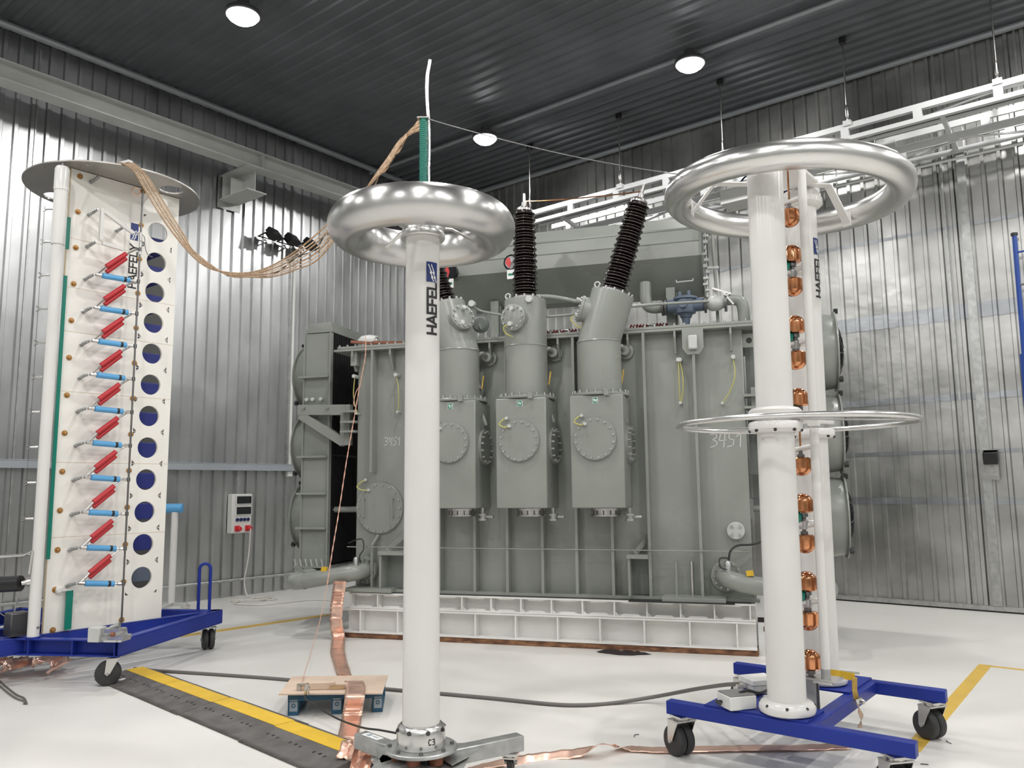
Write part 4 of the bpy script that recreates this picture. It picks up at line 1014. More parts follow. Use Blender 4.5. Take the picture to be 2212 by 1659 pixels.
# vertical contact rod and its motor box
RX = -.442
rt = ob('contact_rod', MB().tube([(RX-.02, -OFF-.01, .42), (RX-.02, -OFF-.01, 4.50)], .009, 8), M_DSTEEL, g)
for z in NZ: ob('rod_clamp', MB().lathe([(.016, -.018), (.016, .018)], (RX-.02, -OFF-.01, z), n=8).cyl((RX-.02, -OFF-.01, z), (RODX, -OFF, z), .010, 8), M_DSTEEL, rt)
ob('rod_sleeve', MB().cyl((RX-.02, -OFF-.01, 3.86), (RX-.02, -OFF-.01, 4.08), .013, 8), M_STEEL, rt)
ob('corona_ring', MB().torus((-.50, -.10, 4.50), .035, .007, (.3, 1, .2), 24, 8), M_COPPER, g)
# lettering on the panel (reads upwards)
mb = MB(); lettering(mb, 'HAEFELY', .072, .0145, lambda u, v: V((-.41-v*1.0-.0, -.0015, 3.565+u)), gap=.235)
ob('maker_lettering', mb, M_INK, g, smooth=0)
ob('maker_logo', MB().box(-.485, -.408, -.0015, -.0005, 4.04, 4.21), M_LOGO, g, smooth=0)
mb = MB()
for dx in (0, .022):
    zg = [(-.472+dx, 4.045), (-.452+dx, 4.075), (-.462+dx, 4.085), (-.438+dx, 4.105), (-.45+dx, 4.115), (-.425+dx, 4.14)]
    for a, b in zip(zg[:-1], zg[1:]): mb.bar((a[0], -.002, a[1]), (b[0], -.002, b[1]), .0012, .008, up=(0, 0, 1) if False else None)
ob('logo_zigzag', mb, M_TAGW, g, smooth=0)
# top plate with two holes
pc = gl((-3.997, 7.824, 0)); pr = .805
bm = bmesh.new()
def circ(cx_, cy_, r, n): return [(cx_+r*math.cos(2*PI*k/n), cy_+r*math.sin(2*PI*k/n)) for k in range(n)]
def plate_with_holes(c, r, holes, z0, z1, n=72):
    # polygon with holes through a curve, converted to mesh
    cu = bpy.data.curves.new('plate', 'CURVE'); cu.dimensions = '2D'; cu.fill_mode = 'BOTH'; cu.extrude = (z1-z0)/2
    for cx_, cy_, rr, k in [(c.x, c.y, r, n)]+[(h[0], h[1], h[2], 28) for h in holes]:
        sp = cu.splines.new('POLY'); pts = circ(cx_, cy_, rr, k); sp.points.add(k-1)
        for p_, (a, b) in zip(sp.points, pts): p_.co = (a, b, 0, 1)
        sp.use_cyclic_u = True
    o_ = bpy.data.objects.new('plate_tmp', cu); COL.objects.link(o_)
    bpy.context.view_layer.update()
    me = bpy.data.meshes.new_from_object(o_.evaluated_get(bpy.context.evaluated_depsgraph_get()))
    bpy.data.objects.remove(o_); bpy.data.curves.remove(cu)
    mb = MB(); mb.add([v.co+V((0, 0, (z0+z1)/2)) for v in me.vertices], [tuple(p.vertices) for p in me.polygons]); bpy.data.meshes.remove(me)
    return mb
bm.free()
h1 = gl((-3.394, 7.757, 0)); h2 = gl((-4.63, 7.90, 0))
ob('top_plate', plate_with_holes(pc, pr, [(h1.x, h1.y, .112), (h2.x, h2.y, .112)], 4.59, 4.604), M_ALUD, g, smooth=0)
ps = MB()
for i in range(10):
    a = 2*PI*i/10+.2; ps.lathe([(.012, 0), (.012, .012)], (pc.x+(pr-.06)*math.cos(a), pc.y+(pr-.06)*math.sin(a), 4.578), n=8)
ob('plate_screws', ps, M_STEEL, g, smooth=0, kind='stuff')
# white telescopic post and green strips at the left edge
tp_ = gl((-4.06, 7.0, 0))
T1 = ob('white_post', MB().cyl((tp_.x, tp_.y, FZ1), (tp_.x, tp_.y, 4.52), .047, 24), M_WHITE, g)
ob('post_sleeve', MB().lathe([(.05, 3.80), (.057, 3.80), (.057, 4.30), (.062, 4.302), (.062, 4.50), (.05, 4.525), (.02, 4.53)], (tp_.x, tp_.y, 0), n=24), M_WHITE, T1)
ob('post_foot', MB().lathe([(.056, FZ1), (.056, FZ1+.012)], (tp_.x, tp_.y, 0), n=24), M_BLUE, T1)
ob('post_knob', MB().cyl((tp_.x+.01, tp_.y-.045, .47), (tp_.x+.02, tp_.y-.058, .47), .008, 8).cyl((tp_.x, tp_.y, 4.53), (tp_.x, tp_.y, 4.56), .012, 8), M_DSTEEL, T1)
for z0, z1_ in ((3.80, 4.10), (1.02, 3.55)): ob('green_strip', MB().box(-1.088, -1.058, -.045, -.030, z0, z1_), M_GREEN, g, smooth=0)
ob('green_strip', MB().box(-.905, -.85, -.05, -.03, .40, .735), M_GREEN, g, smooth=0)
ob('strip_clip', MB().lathe([(.03, 0), (.03, .03), (.02, .04)], (-.96, 0, .745), FRONT, 14).box(-.94, -.86, -.05, -.02, .735, .75), M_BOXW, g)
# spark rods poking out on the far left side
sd_ = gl(GO+V((-1, .05, 0)))
first = None
for i in range(11):
    z = 1.06+i*.3115; c = V((tp_.x+.05, tp_.y+.12, 0))
    mb = MB().cyl(c+sd_*.06, c+sd_*.135, .010, 8).cyl(c+sd_*.12, c+sd_*.165+V((0, 0, .022)), .007, 6).cyl(c+sd_*.12, c+sd_*.165-V((0, 0, .022)), .007, 6)
    if first is None: first = ob('spark_rod', mb, M_STEEL, g, loc=(0, 0, z))
    else: again(first, loc=(0, 0, z))
ob('contact_wire', MB().tube([c+sd_*.15+V((0, 0, 1.06)), c+sd_*.15+V((0, 0, 4.2))], .0018, 6), M_DSTEEL, g)
# black resistor and rods at the far left
q0 = gl(dep(-40, 1265, 6.95)); q1 = gl(dep(46, 1260, 6.95)); q2 = gl(dep(72, 1255, 7.0))
K = ob('black_resistor', sleeve(MB(), q0, q1, .066, 0), M_BLK, g)
ob('contact', MB().cyl(q1, q2, .022, 10).lathe([(.035, 0), (.035, .03)], q1.lerp(q2, .4), q2-q1, 10), M_STEEL, K)
e0 = gl(dep(-30, 1205, 6.95)); e1 = gl(dep(52, 1199, 6.95)); e2 = gl(dep(70, 1190, 6.95)); e3 = gl(dep(62, 1240, 6.95))
ob('bent_rod', MB().tube([e0, e1, e2], .013, 8).tube([e2, e3], .013, 8), M_STEEL, g)
d0 = gl(dep(40, 1292, 7.6)); d1 = gl(dep(25, 1340, 7.6)); ob('earth_lead', MB().tube([d0, d1], .006, 6).tube([gl(dep(-10, 1318, 7.6)), d1], .005, 6), M_STEEL, g)
ob('drive_box', MB().obox(gl(lev(45, 1372, .36))+V((0, .1, .09)), (.08, 0, 0), (0, .08, 0), (0, 0, .10)), M_DSTEEL, g, bevel=.01)
# things left on the cart
P = lev(207, 1386, .383)
t = ob('grey_box', MB().box(-.05, .05, -.04, .06, 0, .115), M_LGREY, loc=P, rotz=-.15, bevel=.006, label='small pale grey box on the blue cart behind the clear plastic box', category='box')
P = lev(243, 1384, .384)
t = thing('clear_plastic_box', 'small clear plastic tray of parts on the front corner of the blue cart', 'box', P, -.1)
ob('tray', MB().prism([(-.115, 0), (.115, 0), (.125, .045), (-.125, .045)], (0, -.07, 0), (1, 0, 0), (0, 0, 1), (0, .14, 0)), M_CLEAR, t, smooth=0)
ob('lid', MB().prism([(-.1, .047), (.1, .047), (.085, .10), (-.08, .10)], (0, -.055, 0), (1, 0, 0), (0, 0, 1), (0, .11, 0)), M_CLEAR, t, smooth=0)
ob('contents', MB().box(-.09, -.02, -.04, .04, .015, .06).cyl((.0, -.03, .05), (.08, .02, .06), .02, 10).cyl((-.02, 0, .1), (.05, .01, .125), .02, 10), M_GALV, t)
ob('red_cap', MB().cyl((.02, -.05, .06), (.05, -.05, .06), .02, 10), M_WOODD, t)
# ================================================================== centre voltage divider
PO = V((-.505, 4.5, 0))
p = thing('voltage_divider', 'slim white column with a thick silver torus on a grey three legged stand', 'voltage divider', PO)
PR = .0965
ob('column', MB().lathe([(PR+.004, .30), (PR+.002, 1.2), (PR, 3.05)], n=48), M_WHITE, p, bevel=0)
ob('base_collar', MB().lathe([(.128, .243), (.130, .25), (.130, .325), (.124, .345), (.112, .357), (.100, .36)], n=48), M_ALU, p)
cb = MB()
for i in range(8):
    a = 2*PI*i/8+.4; cb.lathe([(.012, 0), (.012, .006)], (.1275*math.cos(a), .1275*math.sin(a), .333), (math.cos(a), math.sin(a), .8), 8)
ob('collar_screws', cb, M_BLK, p, smooth=0, kind='stuff')
mb = MB(); lettering(mb, 'C3', .028, .005, lambda u, v: V((.131*math.sin(.42+u/.131), -.131*math.cos(.42+u/.131), .275+v)), gap=.3); ob('marker_scrawl', mb, M_INK, p, smooth=0)
ob('base_plate', MB().lathe([(.192, .222), (.195, .226), (.195, .238), (.190, .242)], n=56), M_GALV, p)
ob('plate_bolts', MB().bolts((0, 0, .242), (0, 0, 1), .165, 8, .011, .012, .9), M_DSTEEL, p, smooth=0, kind='stuff')
for i in range(6):
    a = 2*PI*i/6+.3; ob('spacer', MB().lathe([(.035, .17), (.038, .18), (.038, .215), (.035, .222)], (.120*math.cos(a), .120*math.sin(a), 0), n=14), M_WOODD, p)
ob('spacer_core', MB().lathe([(.10, .165), (.10, .222)], n=28), M_BLK, p)
def legdir(px, py):
    q = lev(px, py, .195)-PO; q.z = 0; return q
legs = [legdir(1124, 1586), legdir(778, 1582), V((-.34, -.50, 0)), ]
ob('hub_plate', MB().prism([(.26*math.cos(2*PI*i/9+.2), .26*math.sin(2*PI*i/9+.2)) for i in range(9)], (0, 0, .155), (1, 0, 0), (0, 1, 0), (0, 0, .010)), M_GALV, p, smooth=0)
for i, d in enumerate(legs):
    e = d*1.0; n_ = d.normalized()
    l_ = ob('stand_leg', MB().bar(n_*.10+V((0, 0, .155)), e+V((0, 0, .155)), .085, .085), M_GALV, p, bevel=.006)
    s_ = V((-n_.y, n_.x, 0))
    ob('leg_gusset', MB().prism([(-.20, .08), (.20, .08), (.055, .36), (-.055, .36)], V((0, 0, .176)), s_, n_, (0, 0, .006)), M_GALV, l_, smooth=0)
    caster(p, V((e.x, e.y, .114))-n_*(.22 if i == 1 else .07), .10, math.atan2(n_.y, n_.x)+.8, w=.022, twin=False)
n_ = legs[1].normalized(); s_ = V((-n_.y, n_.x, 0)); q = legs[1]*.78+V((0, 0, .1985))
st = ob('paper_sticker', MB().obox(q, n_*.075, s_*.025, V((0, 0, .0008))), M_PAPER, p, smooth=0)
ob('sticker_print', MB().obox(q+n_*.03+V((0, 0, .001)), n_*.018, s_*.016, V((0, 0, .0006))).obox(q-n_*.03+V((0, 0, .001)), n_*.025, s_*.006, V((0, 0, .0006))), M_PALG, p, smooth=0)
# head
ob('head_collar', MB().lathe([(PR+.002, 3.02), (.125, 3.02), (.13, 3.03), (.125, 3.055), (.118, 3.06), (.118, 3.12), (.105, 3.14)], n=40), M_ALU, p)
ob('head_plate', MB().lathe([(.15, 3.115), (.15, 3.13)], n=40), M_GALV, p)
TC = V((-.005, 0, 3.085))
ob('torus_ring', MB().torus(TC, .425, .112, n=96, m=32), M_SPUN, p, smooth=60)
for a in (.35, 2.45, 4.55):
    d = V((math.cos(a), math.sin(a), 0)); s2 = V((-d.y, d.x, 0))
    ob('torus_strut', MB().bar(d*.11+V((0, 0, 3.10)), d*.17+V((0, 0, 3.10)), .03, .006).bar(d*.17+V((0, 0, 3.10)), d*.315+V((0, 0, 3.04)), .03, .006), M_ALU, p, smooth=0)
# logo and lettering wrapped around the column, reading upwards
th0 = math.radians(56)
def onpost(u, v, r=PR+.0036): 
    a = th0-v/r; return V((r*math.sin(a), -r*math.cos(a), 2.455+u))
mb = MB(); lettering(mb, 'HAEFELY', .058, .0135, lambda u, v: onpost(u, v), gap=.235); ob('maker_lettering', mb, M_INK, p, smooth=0)
mb = MB()
for k in range(8): mb.add([onpost(.295, -.006+k*.009), onpost(.295, -.006+(k+1)*.009), onpost(.41, -.006+(k+1)*.009), onpost(.41, -.006+k*.009)], [(0, 1, 2, 3)])
ob('maker_logo', mb, M_LOGO, p, smooth=0)
mb = MB()
for dv in (0, .018):
    z_ = [(.297, .002+dv), (.325, .020+dv), (.318, .008+dv), (.352, .028+dv), (.345, .016+dv), (.395, .038+dv)]
    for a, b in zip(z_[:-1], z_[1:]):
        d = V((b[0]-a[0], b[1]-a[1], 0)).normalized(); n2 = V((-d.y, d.x, 0))*.003
        mb.add([onpost(a[0]+n2.x, a[1]+n2.y, PR+.005), onpost(b[0]+n2.x, b[1]+n2.y, PR+.005), onpost(b[0]-n2.x, b[1]-n2.y, PR+.005), onpost(a[0]-n2.x, a[1]-n2.y, PR+.005)], [(0, 1, 2, 3)])
ob('logo_zigzag', mb, M_TAGW, p, smooth=0)
# green mast standing on the head with silver rope
g2 = thing('green_mast', 'green ribbed insulating rod standing upright on the middle silver torus', 'rod', PO)
pr_ = [(.020, 3.14)]
z = 3.14
while z < 3.74: pr_ += [(.0225, z), (.0225, z+.008), (.0195, z+.009), (.0195, z+.011)]; z += .012
ob('rod', MB().lathe(pr_+[(.02, 3.75)], n=20), M_GREEN, g2)
ob('top_plate', MB().box(-.035, .035, -.025, .025, 3.75, 3.758), M_STEEL, g2, smooth=0)
rp = [(.035, .012, 3.15), (.03, .01, 3.4), (.032, .01, 3.6), (.028, .008, 3.75), (.02, .008, 3.90), (.022, .006, 4.02), (.036, .006, 4.11), (.038, .006, 4.125)]
ob('foil_rope', MB().tube(smoothpath(rp, 6), .0095, 8), M_FOILS, g2)

# ================================================================== sphere gap stand on the right
SO = V((1.762, 5.085, 0)); SROT = math.atan2(DB.y, DB.x)
def sl(P): P = V(P)-SO; return V((P.dot(DB), P.dot(DA), P.z))
s = thing('sphere_gap_stand', 'two white columns with copper spheres and a wide silver ring on a blue cart', 'test stand', SO, SROT)
a0 = sl(lev(1436, 1514, .313)); a1 = sl(lev(1977, 1605, .313)); b0 = sl(lev(1578, 1434, .313)); b1 = sl(lev(2044, 1490, .313))
BZ0, BZ1 = .235, .313
yA = (a0.y+a1.y)/2+.035; yB = (b0.y+b1.y)/2+.035
def sbeam(x0, x1, y): return ob('cart_beam', MB().box(x0, x1, y-.035, y+.035, BZ0, BZ1), M_BLUE, s, bevel=.006)
sbeam(a0.x, a1.x, yA); sbeam(b0.x, b1.x, yB)
cA = sl(lev(1770, 1562, .313)); cB = sl(lev(1862, 1469, .313)); cx_ = (cA.x+cB.x)/2
ob('cross_beam', MB().box(cx_-.04, cx_+.04, yA+.03, yB-.03, BZ0, BZ1), M_BLUE, s, bevel=.006)
q1 = sl(lev(1701, 1537, .33)); q2 = sl(lev(1777, 1472, .33)); q3 = sl(lev(1757, 1513, .33))
ob('cross_beam', MB().box(q1.x-.36, q1.x-.28, yA+.03, yB-.03, BZ0, BZ1), M_BLUE, s, bevel=.006)
ob('column_plate', MB().box(q1.x-.45, cx_-.0, yA-.02, q1.y+.17, BZ1, BZ1+.012), M_BLUE, s, smooth=0)
ob('column_plate', MB().box(q2.x-.18, cx_+.0, q2.y-.17, yB+.02, BZ1, BZ1+.012), M_BLUE, s, smooth=0)
ob('column_plate', MB().box(q3.x-.22, cx_-.03, q3.y-.12, q3.y+.14, BZ0, BZ0+.012), M_BLUE, s, smooth=0)
for (x, y, a) in ((a0.x+.085, yA, 2.72), (a1.x-.10, yA, 2.45), (b0.x+.075, yB, 2.6), (b1.x-.085, yB, 2.62)):
    caster(s, (x, y, BZ0), .178, a, w=.062)
CR = .106
def column(q, name):
    z0 = BZ1+.012
    c_ = ob(name, MB().lathe([(CR, z0+.06), (CR, 1.93)], (q.x, q.y, 0), n=48).lathe([(CR, 2.03), (CR, 3.62)], (q.x, q.y, 0), n=48), M_WHITE, s)
    ob('column_flange', MB().lathe([(.135, z0), (.150, z0+.008), (.156, z0+.025), (.152, z0+.05), (.135, z0+.066), (CR-.002, z0+.072)], (q.x, q.y, 0), n=48), M_WHITE, c_)
    ob('mid_flange', MB().lathe([(CR-.002, 1.900), (.135, 1.906), (.152, 1.922), (.152, 1.955), (.145, 1.965), (.09, 1.966)], (q.x, q.y, 0), n=48), M_WHITE, c_)
    ob('mid_flange', MB().lathe([(.09, 1.99), (.145, 1.992), (.152, 2.0), (.152, 2.03), (.135, 2.045), (CR-.002, 2.052)], (q.x, q.y, 0), n=48), M_WHITE, c_)
    ob('mid_spacer', MB().lathe([(.12, 1.964), (.12, 1.992)], (q.x, q.y, 0), n=40), M_ALU, c_)
    ob('head_flange', MB().lathe([(CR-.002, 3.50), (.135, 3.51), (.150, 3.525), (.150, 3.56), (.135, 3.57), (.135, 3.60)], (q.x, q.y, 0), n=48), M_WHITE, c_) if name == 'rear_column' else None
    fb_ = MB()
    for z_ in (z0+.046, 1.915):
        for i in range(8):
            a = 2*PI*i/8+.35; fb_.lathe([(.009, 0), (.009, .012)], (q.x+.142*math.cos(a), q.y+.142*math.sin(a), z_), (math.cos(a), math.sin(a), .9 if z_ < 1 else -.5), 8)
    ob('flange_screws', fb_, M_BLK, c_, smooth=0, kind='stuff')
column(q1, 'front_column'); column(q2, 'rear_column')
mid = (q1+q2)/2
# guard rings
ob('grading_ring', MB().torus((mid.x, mid.y, 1.978), .715, .0165, n=96, m=14), M_ALU, s, smooth=60)
for sgn, qq in ((-1, q1), (1, q2)):
    for a in (PI*.5+sgn*PI*.5+.35, PI*.5+sgn*PI*.5-.35):
        d = V((math.cos(a)*1.0, math.sin(a), 0))
        k_ = V((mid.x, mid.y, 1.978)); e = k_+d*.70
        ob('ring_arm', MB().bar(V((qq.x, qq.y, 1.978))+d*.1, e, .05, .008), M_ALU, s, smooth=0)
ax = (V((0, 0, 1))+sl(SO+V((.045, -.019, 0)))).normalized()
TC2 = sl(V((1.773, 5.081, 3.481)))
tor = MB().torus(TC2, .691, .088, ax, n=96, m=28)
rq = random.Random(5)
dents = [(rq.uniform(0, 2*PI), rq.uniform(.05, .16), rq.uniform(.004, .012)) for _ in range(16)]
vv = []
for v_ in tor.v:
    v_ = V(v_); a = math.atan2(v_.y-TC2.y, v_.x-TC2.x); c = TC2+V((math.cos(a), math.sin(a), 0))*.691
    k = 0
    for da, dw, dd_ in dents:
        e = (a-da+PI) % (2*PI)-PI
        if v_.z > TC2.z: k += dd_*math.exp(-(e/dw)**2)*math.sin(e/dw*3)
    vv.append(tuple(c+(v_-c)*(1-k*4)))
tor.v = vv
ob('torus_ring', tor, M_ALU, s, smooth=60)
# head beam and torus brackets
ob('head_beam', MB().box(-.05, .07, q1.y-.06, q2.y+.12, 3.635, 3.66).box(-.10, .14, q1.y+.13, q2.y-.13, 3.615, 3.635), M_WHITE, s, smooth=0)
for dw in (V((-.93, .36, 0)), V((.87, .49, 0))):
    d = sl(SO+dw).normalized(); base = V((mid.x, mid.y, 3.625))
    st_ = base+V((0, .25, 0))
    e1 = base+d*.44; e2 = TC2+d*.60; e2.z = TC2.z-.035*(dw.x)-.05
    ob('ring_bracket', MB().bar(st_, e1, .07, .008).bar(e1, e2+V((0, 0, -.02)), .06, .008).bar(e2+V((0, 0, -.04)), e2+V((0, 0, .06)), .06, .010, up=d), M_WHITE, s, smooth=0)
# copper sphere gaps
SPH = [(3.28, 0), (3.052, 1), (2.829, 0), (2.597, 1), (2.362, 0), (2.138, 1), (1.704, 0), (1.488, 1), (1.238, 0), (1.024, 1), (.785, 0), (.568, 1)]
sx, sy = q3.x, q3.y; sx, sy = (sl(V((1.7565, 4.969, 0))).x, sl(V((1.7565, 4.969, 0))).y)
r = .059; L = .055
cap = [(.012, -.062), (r-.008, -.058), (r, -.05), (r, -.05+L)]
cap += [(r*math.cos(a), -.05+L+r*.85*math.sin(a)) for a in [PI/2*i/9 for i in range(1, 10)]]
cupU = cap; cupD = [(a, -b) for a, b in cap][::-1]
for i, (z, upw) in enumerate(SPH):
    c_ = ob('copper_sphere', MB().lathe(cupU if upw else cupD, (sx, sy, z), n=36), M_COPPER2, s)
    if upw: ob('sphere_stem', MB().lathe([(.026, -.085), (.026, -.064)], (sx, sy, z), n=16).lathe([(.015, -.115), (.015, -.085)], (sx, sy, z), n=12), M_DSTEEL, c_)
    else: ob('sphere_stem', MB().lathe([(.022, .062), (.022, .078)], (sx, sy, z), n=16).lathe([(.012, .078), (.012, .105)], (sx, sy, z), n=12), M_DSTEEL, c_)
    za = z-.125 if upw else z+.112
    if z > .7:
        fwd = sl(SO+V((.5, -.35, .1)))*.22 if not upw else sl(SO+V((.5, .2, .03)))*.2
        ob('sphere_arm', MB().cyl(V((sx, sy, za))-fwd*.6, V((sx, sy, za))+fwd*.75, .016, 12), M_WHITE, s)
        if upw:
            gr = sl(SO+V((-.6, -.1, .12)))
            ob('green_resistor', MB().lathe([(.012, 0), (.034, .004), (.034, .11), (.012, .115)], V((sx, sy, z-.1))+gr.normalized()*.03, gr, 16), M_GREEN, c_)
            ob('resistor_clamp', MB().lathe([(.022, 0), (.03, .02), (.03, .05), (.02, .06)], (sx, sy, z-.16), n=12), M_GALV, c_)
ob('copper_lead', MB().cyl((sx, sy, 3.39), (sx, sy, 3.62), .006, 6).cyl((sx, sy, 1.82), (sx, sy, 2.0), .006, 6), M_COPPER2, s)
ob('sphere_base', MB().prism([(-.10, -.06), (.16, -.07), (.17, .06), (-.10, .07)], (sx, sy, .462), (1, 0, 0), (0, 1, 0), (0, 0, .012)), M_ALU, s, smooth=0)
ob('base_column', MB().box(sx-.035, sx+.035, sy-.03, sy-.022, BZ0+.012, .462).box(sx-.035, sx+.035, sy+.022, sy+.03, BZ0+.012, .462).box(sx-.006, sx+.006, sy-.022, sy+.022, BZ0+.012, .462).box(sx-.06, sx+.06, sy-.05, sy+.05, BZ0+.012, BZ0+.024), M_GALV, s, smooth=0)
# front guide tube and its rail at the back
ft = sl(V((1.812, 4.88, 0)))
ob('guide_tube', MB().cyl((ft.x, ft.y, .52), (ft.x, ft.y, 1.93), .0265, 20).cyl((ft.x, ft.y, 2.0), (ft.x, ft.y, 3.61), .0265, 20), M_WHITE, s)
ob('guide_foot', MB().cyl((ft.x, ft.y, .462), (ft.x, ft.y, .53), .027, 16), M_GALV, s)
ob('guide_joint', MB().box(ft.x-.03, ft.x+.03, ft.y-.025, ft.y+.025, 1.95, 2.01), M_WHITE, s, smooth=0)
ob('guide_foot_plate', MB().prism([(-.06, -.05), (.05, -.05), (.05, .14), (-.06, .14)], (ft.x, ft.y, .452), (1, 0, 0), (0, 1, 0), (0, 0, .010)), M_ALU, s, smooth=0)
bt = sl(V((1.695, 5.03, 0)))
ob('back_rail', MB().box(bt.x-.010, bt.x+.010, bt.y-.012, bt.y+.012, .33, 3.60), M_WHITE, s, smooth=0)
# lettering on the rear column
thr = math.radians(80); vw = sl(SO+V((.356, .934, 0)))     # direction of view there
rgt = V((vw.y, -vw.x, 0))
def onrear(u, v, r_=CR+.002):
    a = thr-v/r_; return V((q2.x, q2.y, 2.86+u))+rgt*(r_*math.sin(a))-vw*(r_*math.cos(a))
mb = MB(); lettering(mb, 'HAEFELY', .058, .0135, lambda u, v: onrear(u, v), gap=.235); ob('maker_lettering', mb, M_INK, s, smooth=0)
mb = MB()
for k in range(8): mb.add([onrear(.295, -.006+k*.009), onrear(.295, -.006+(k+1)*.009), onrear(.41, -.006+(k+1)*.009), onrear(.41, -.006+k*.009)], [(0, 1, 2, 3)])
ob('maker_logo', mb, M_LOGO, s, smooth=0)
mb = MB()
for dv in (0, .018):
    z_ = [(.297, .002+dv), (.325, .020+dv), (.318, .008+dv), (.352, .028+dv), (.345, .016+dv), (.395, .038+dv)]
    for a, b in zip(z_[:-1], z_[1:]):
        d = V((b[0]-a[0], b[1]-a[1], 0)).normalized(); n2 = V((-d.y, d.x, 0))*.003
        mb.add([onrear(a[0]+n2.x, a[1]+n2.y, CR+.0035), onrear(b[0]+n2.x, b[1]+n2.y, CR+.0035), onrear(b[0]-n2.x, b[1]-n2.y, CR+.0035), onrear(a[0]-n2.x, a[1]-n2.y, CR+.0035)], [(0, 1, 2, 3)])
ob('logo_zigzag', mb, M_TAGW, s, smooth=0)
# the whole upper works lean very slightly to the right, as in the photograph
LEAN = sl(SO+V((.0095, 0, 0)))
for o_ in s.children_recursive:
    if o_.type != 'MESH': continue
    for v_ in o_.data.vertices:
        if v_.co.z > .36: v_.co += LEAN*(v_.co.z-.33)
    o_.data.update()
# boxes on the cart, strap
P = lev(1592, 1527, .326)
t = thing('control_box', 'small control box with dark lid on the blue cart left of front white column', 'box', P, SROT+.95)
ob('body', MB().box(-.085, .085, -.075, .075, 0, .075), M_BOXW, t, bevel=.006)
ob('lid', MB().box(-.08, .08, -.07, .07, .075, .083), M_BOXG, t, bevel=.003)
ob('connector', MB().tube([(-.085, .02, .03), (-.12, .02, .035), (-.13, .0, .04), (-.11, -.02, .03)], .01, 8), M_BLK, t)
P = lev(1640, 1492, .326)
t = thing('control_box', 'small control box with white lid on the blue cart, behind the dark lidded one', 'box', P, SROT+.95)
ob('body', MB().box(-.09, .09, -.08, .08, 0, .05), M_LGREY, t, bevel=.006)
ob('lid', MB().box(-.095, .095, -.085, .085, .05, .085), M_BOXW, t, bevel=.006)
ob('gland', MB().cyl((-.09, .0, .03), (-.15, .01, .03), .018, 10), M_STEEL, t)
ob('jumper_cable', MB().tube(smoothpath([lev(1597, 1496, .41), lev(1615, 1491, .42), lev(1640, 1497, .40), lev(1662, 1489, .38)], 6), .008, 8), M_BCABLE, label='short black cable looping from the dark lidded control box to the front white column', category='cable')
ob('paper_tag', MB().obox(lev(1664, 1503, .33), (.035, .02, 0), (-.012, .02, 0), (0, 0, .001)).obox(lev(1672, 1497, .332), (.03, -.01, 0), (.01, .02, 0), (0, 0, .001)), M_PAPER, smooth=0, label='torn white paper tag lying at the foot of the front white column', category='paper')
t = thing('yellow_strap', 'yellow webbing strap hanging over the blue cart beside the rear white column', 'strap', lev(1845, 1475, .40))
o_ = V(t.location)
pts = [lev(1790, 1453, .47)-o_, lev(1815, 1457, .462)-o_, lev(1847, 1463, .455)-o_]
ob('strap_arm', MB().ribbon(pts, [V((0, 0, .045))]*3), M_YEL, t, solid=.004, smooth=0)
pts = [lev(1846, 1464, .455)-o_, lev(1846, 1490, .37)-o_, lev(1850, 1512, .30)-o_]
ob('strap_tail', MB().ribbon(pts, [V((.035, .01, 0))]*3), M_STRAP, t, solid=.003, smooth=0)
pts = smoothpath([lev(1851, 1514, .30)-o_, lev(1857, 1535, .24)-o_, lev(1861, 1552, .16)-o_, lev(1857, 1572, .08)-o_], 4)
ob('strap_end', MB().ribbon(pts, [V((.03*math.cos(i*.5), .02*math.sin(i*.5), 0)) for i in range(len(pts))]), M_BRAID, t, solid=.003, smooth=0)
ob('buckle', MB().cyl(lev(1853, 1514, .3)-o_, lev(1867, 1517, .3)-o_, .014, 8).obox(lev(1855, 1513, .305)-o_, (.02, 0, .006), (0, .012, 0), (-.004, 0, .012)), M_STEEL, t)
ob('hook_plate', MB().obox(lev(1833, 1452, .46)-o_, (.06, -.015, -.004), (.01, .02, 0), (0, 0, .002)), M_GALV, t, smooth=0)
# ================================================================== floor things
# yellow floor lines
def fline(pts, wd, label):
    mb = MB()
    for a, b in zip(pts[:-1], pts[1:]):
        a, b = V(a), V(b); d = (b-a).normalized(); n_ = V((-d.y, d.x, 0))*(wd/2); c = (a+b)/2
        mb.obox(c+V((0, 0, .0012)), (b-a)/2+d*wd*.0, n_, V((0, 0, .0010)))
    return ob('floor_line', mb, M_YLINE, smooth=0, label=label, category='floor marking')
k_ = lev(2128, 1438)
fline([lev(1968, 1622), k_+V((.02, .03, 0))], .10, 'yellow painted floor line running from the right cart wheel to the right')
fline([k_+DB*-.04+V((0, 0, .0004)), k_+DB*1.6+V((0, 0, .0004))], .05, 'faint yellow floor line leaving the frame at right')
fline([lev(385, 1375), lev(540, 1353), lev(712, 1328)], .13, 'faint yellow floor line behind the left cart running toward the transformer')
# rubber cable ramp with yellow strip
R0 = lev(283, 1456); R1 = lev(760, 1640); dR = (R1-R0).normalized(); nR = V((-dR.y, dR.x, 0))      # nR: away from viewer
t = thing('cable_ramp', 'black rubber cable ramp with yellow top strip across the floor at lower left', 'cable ramp', R0, math.atan2(dR.y, dR.x))
Lr = (R1-R0).length
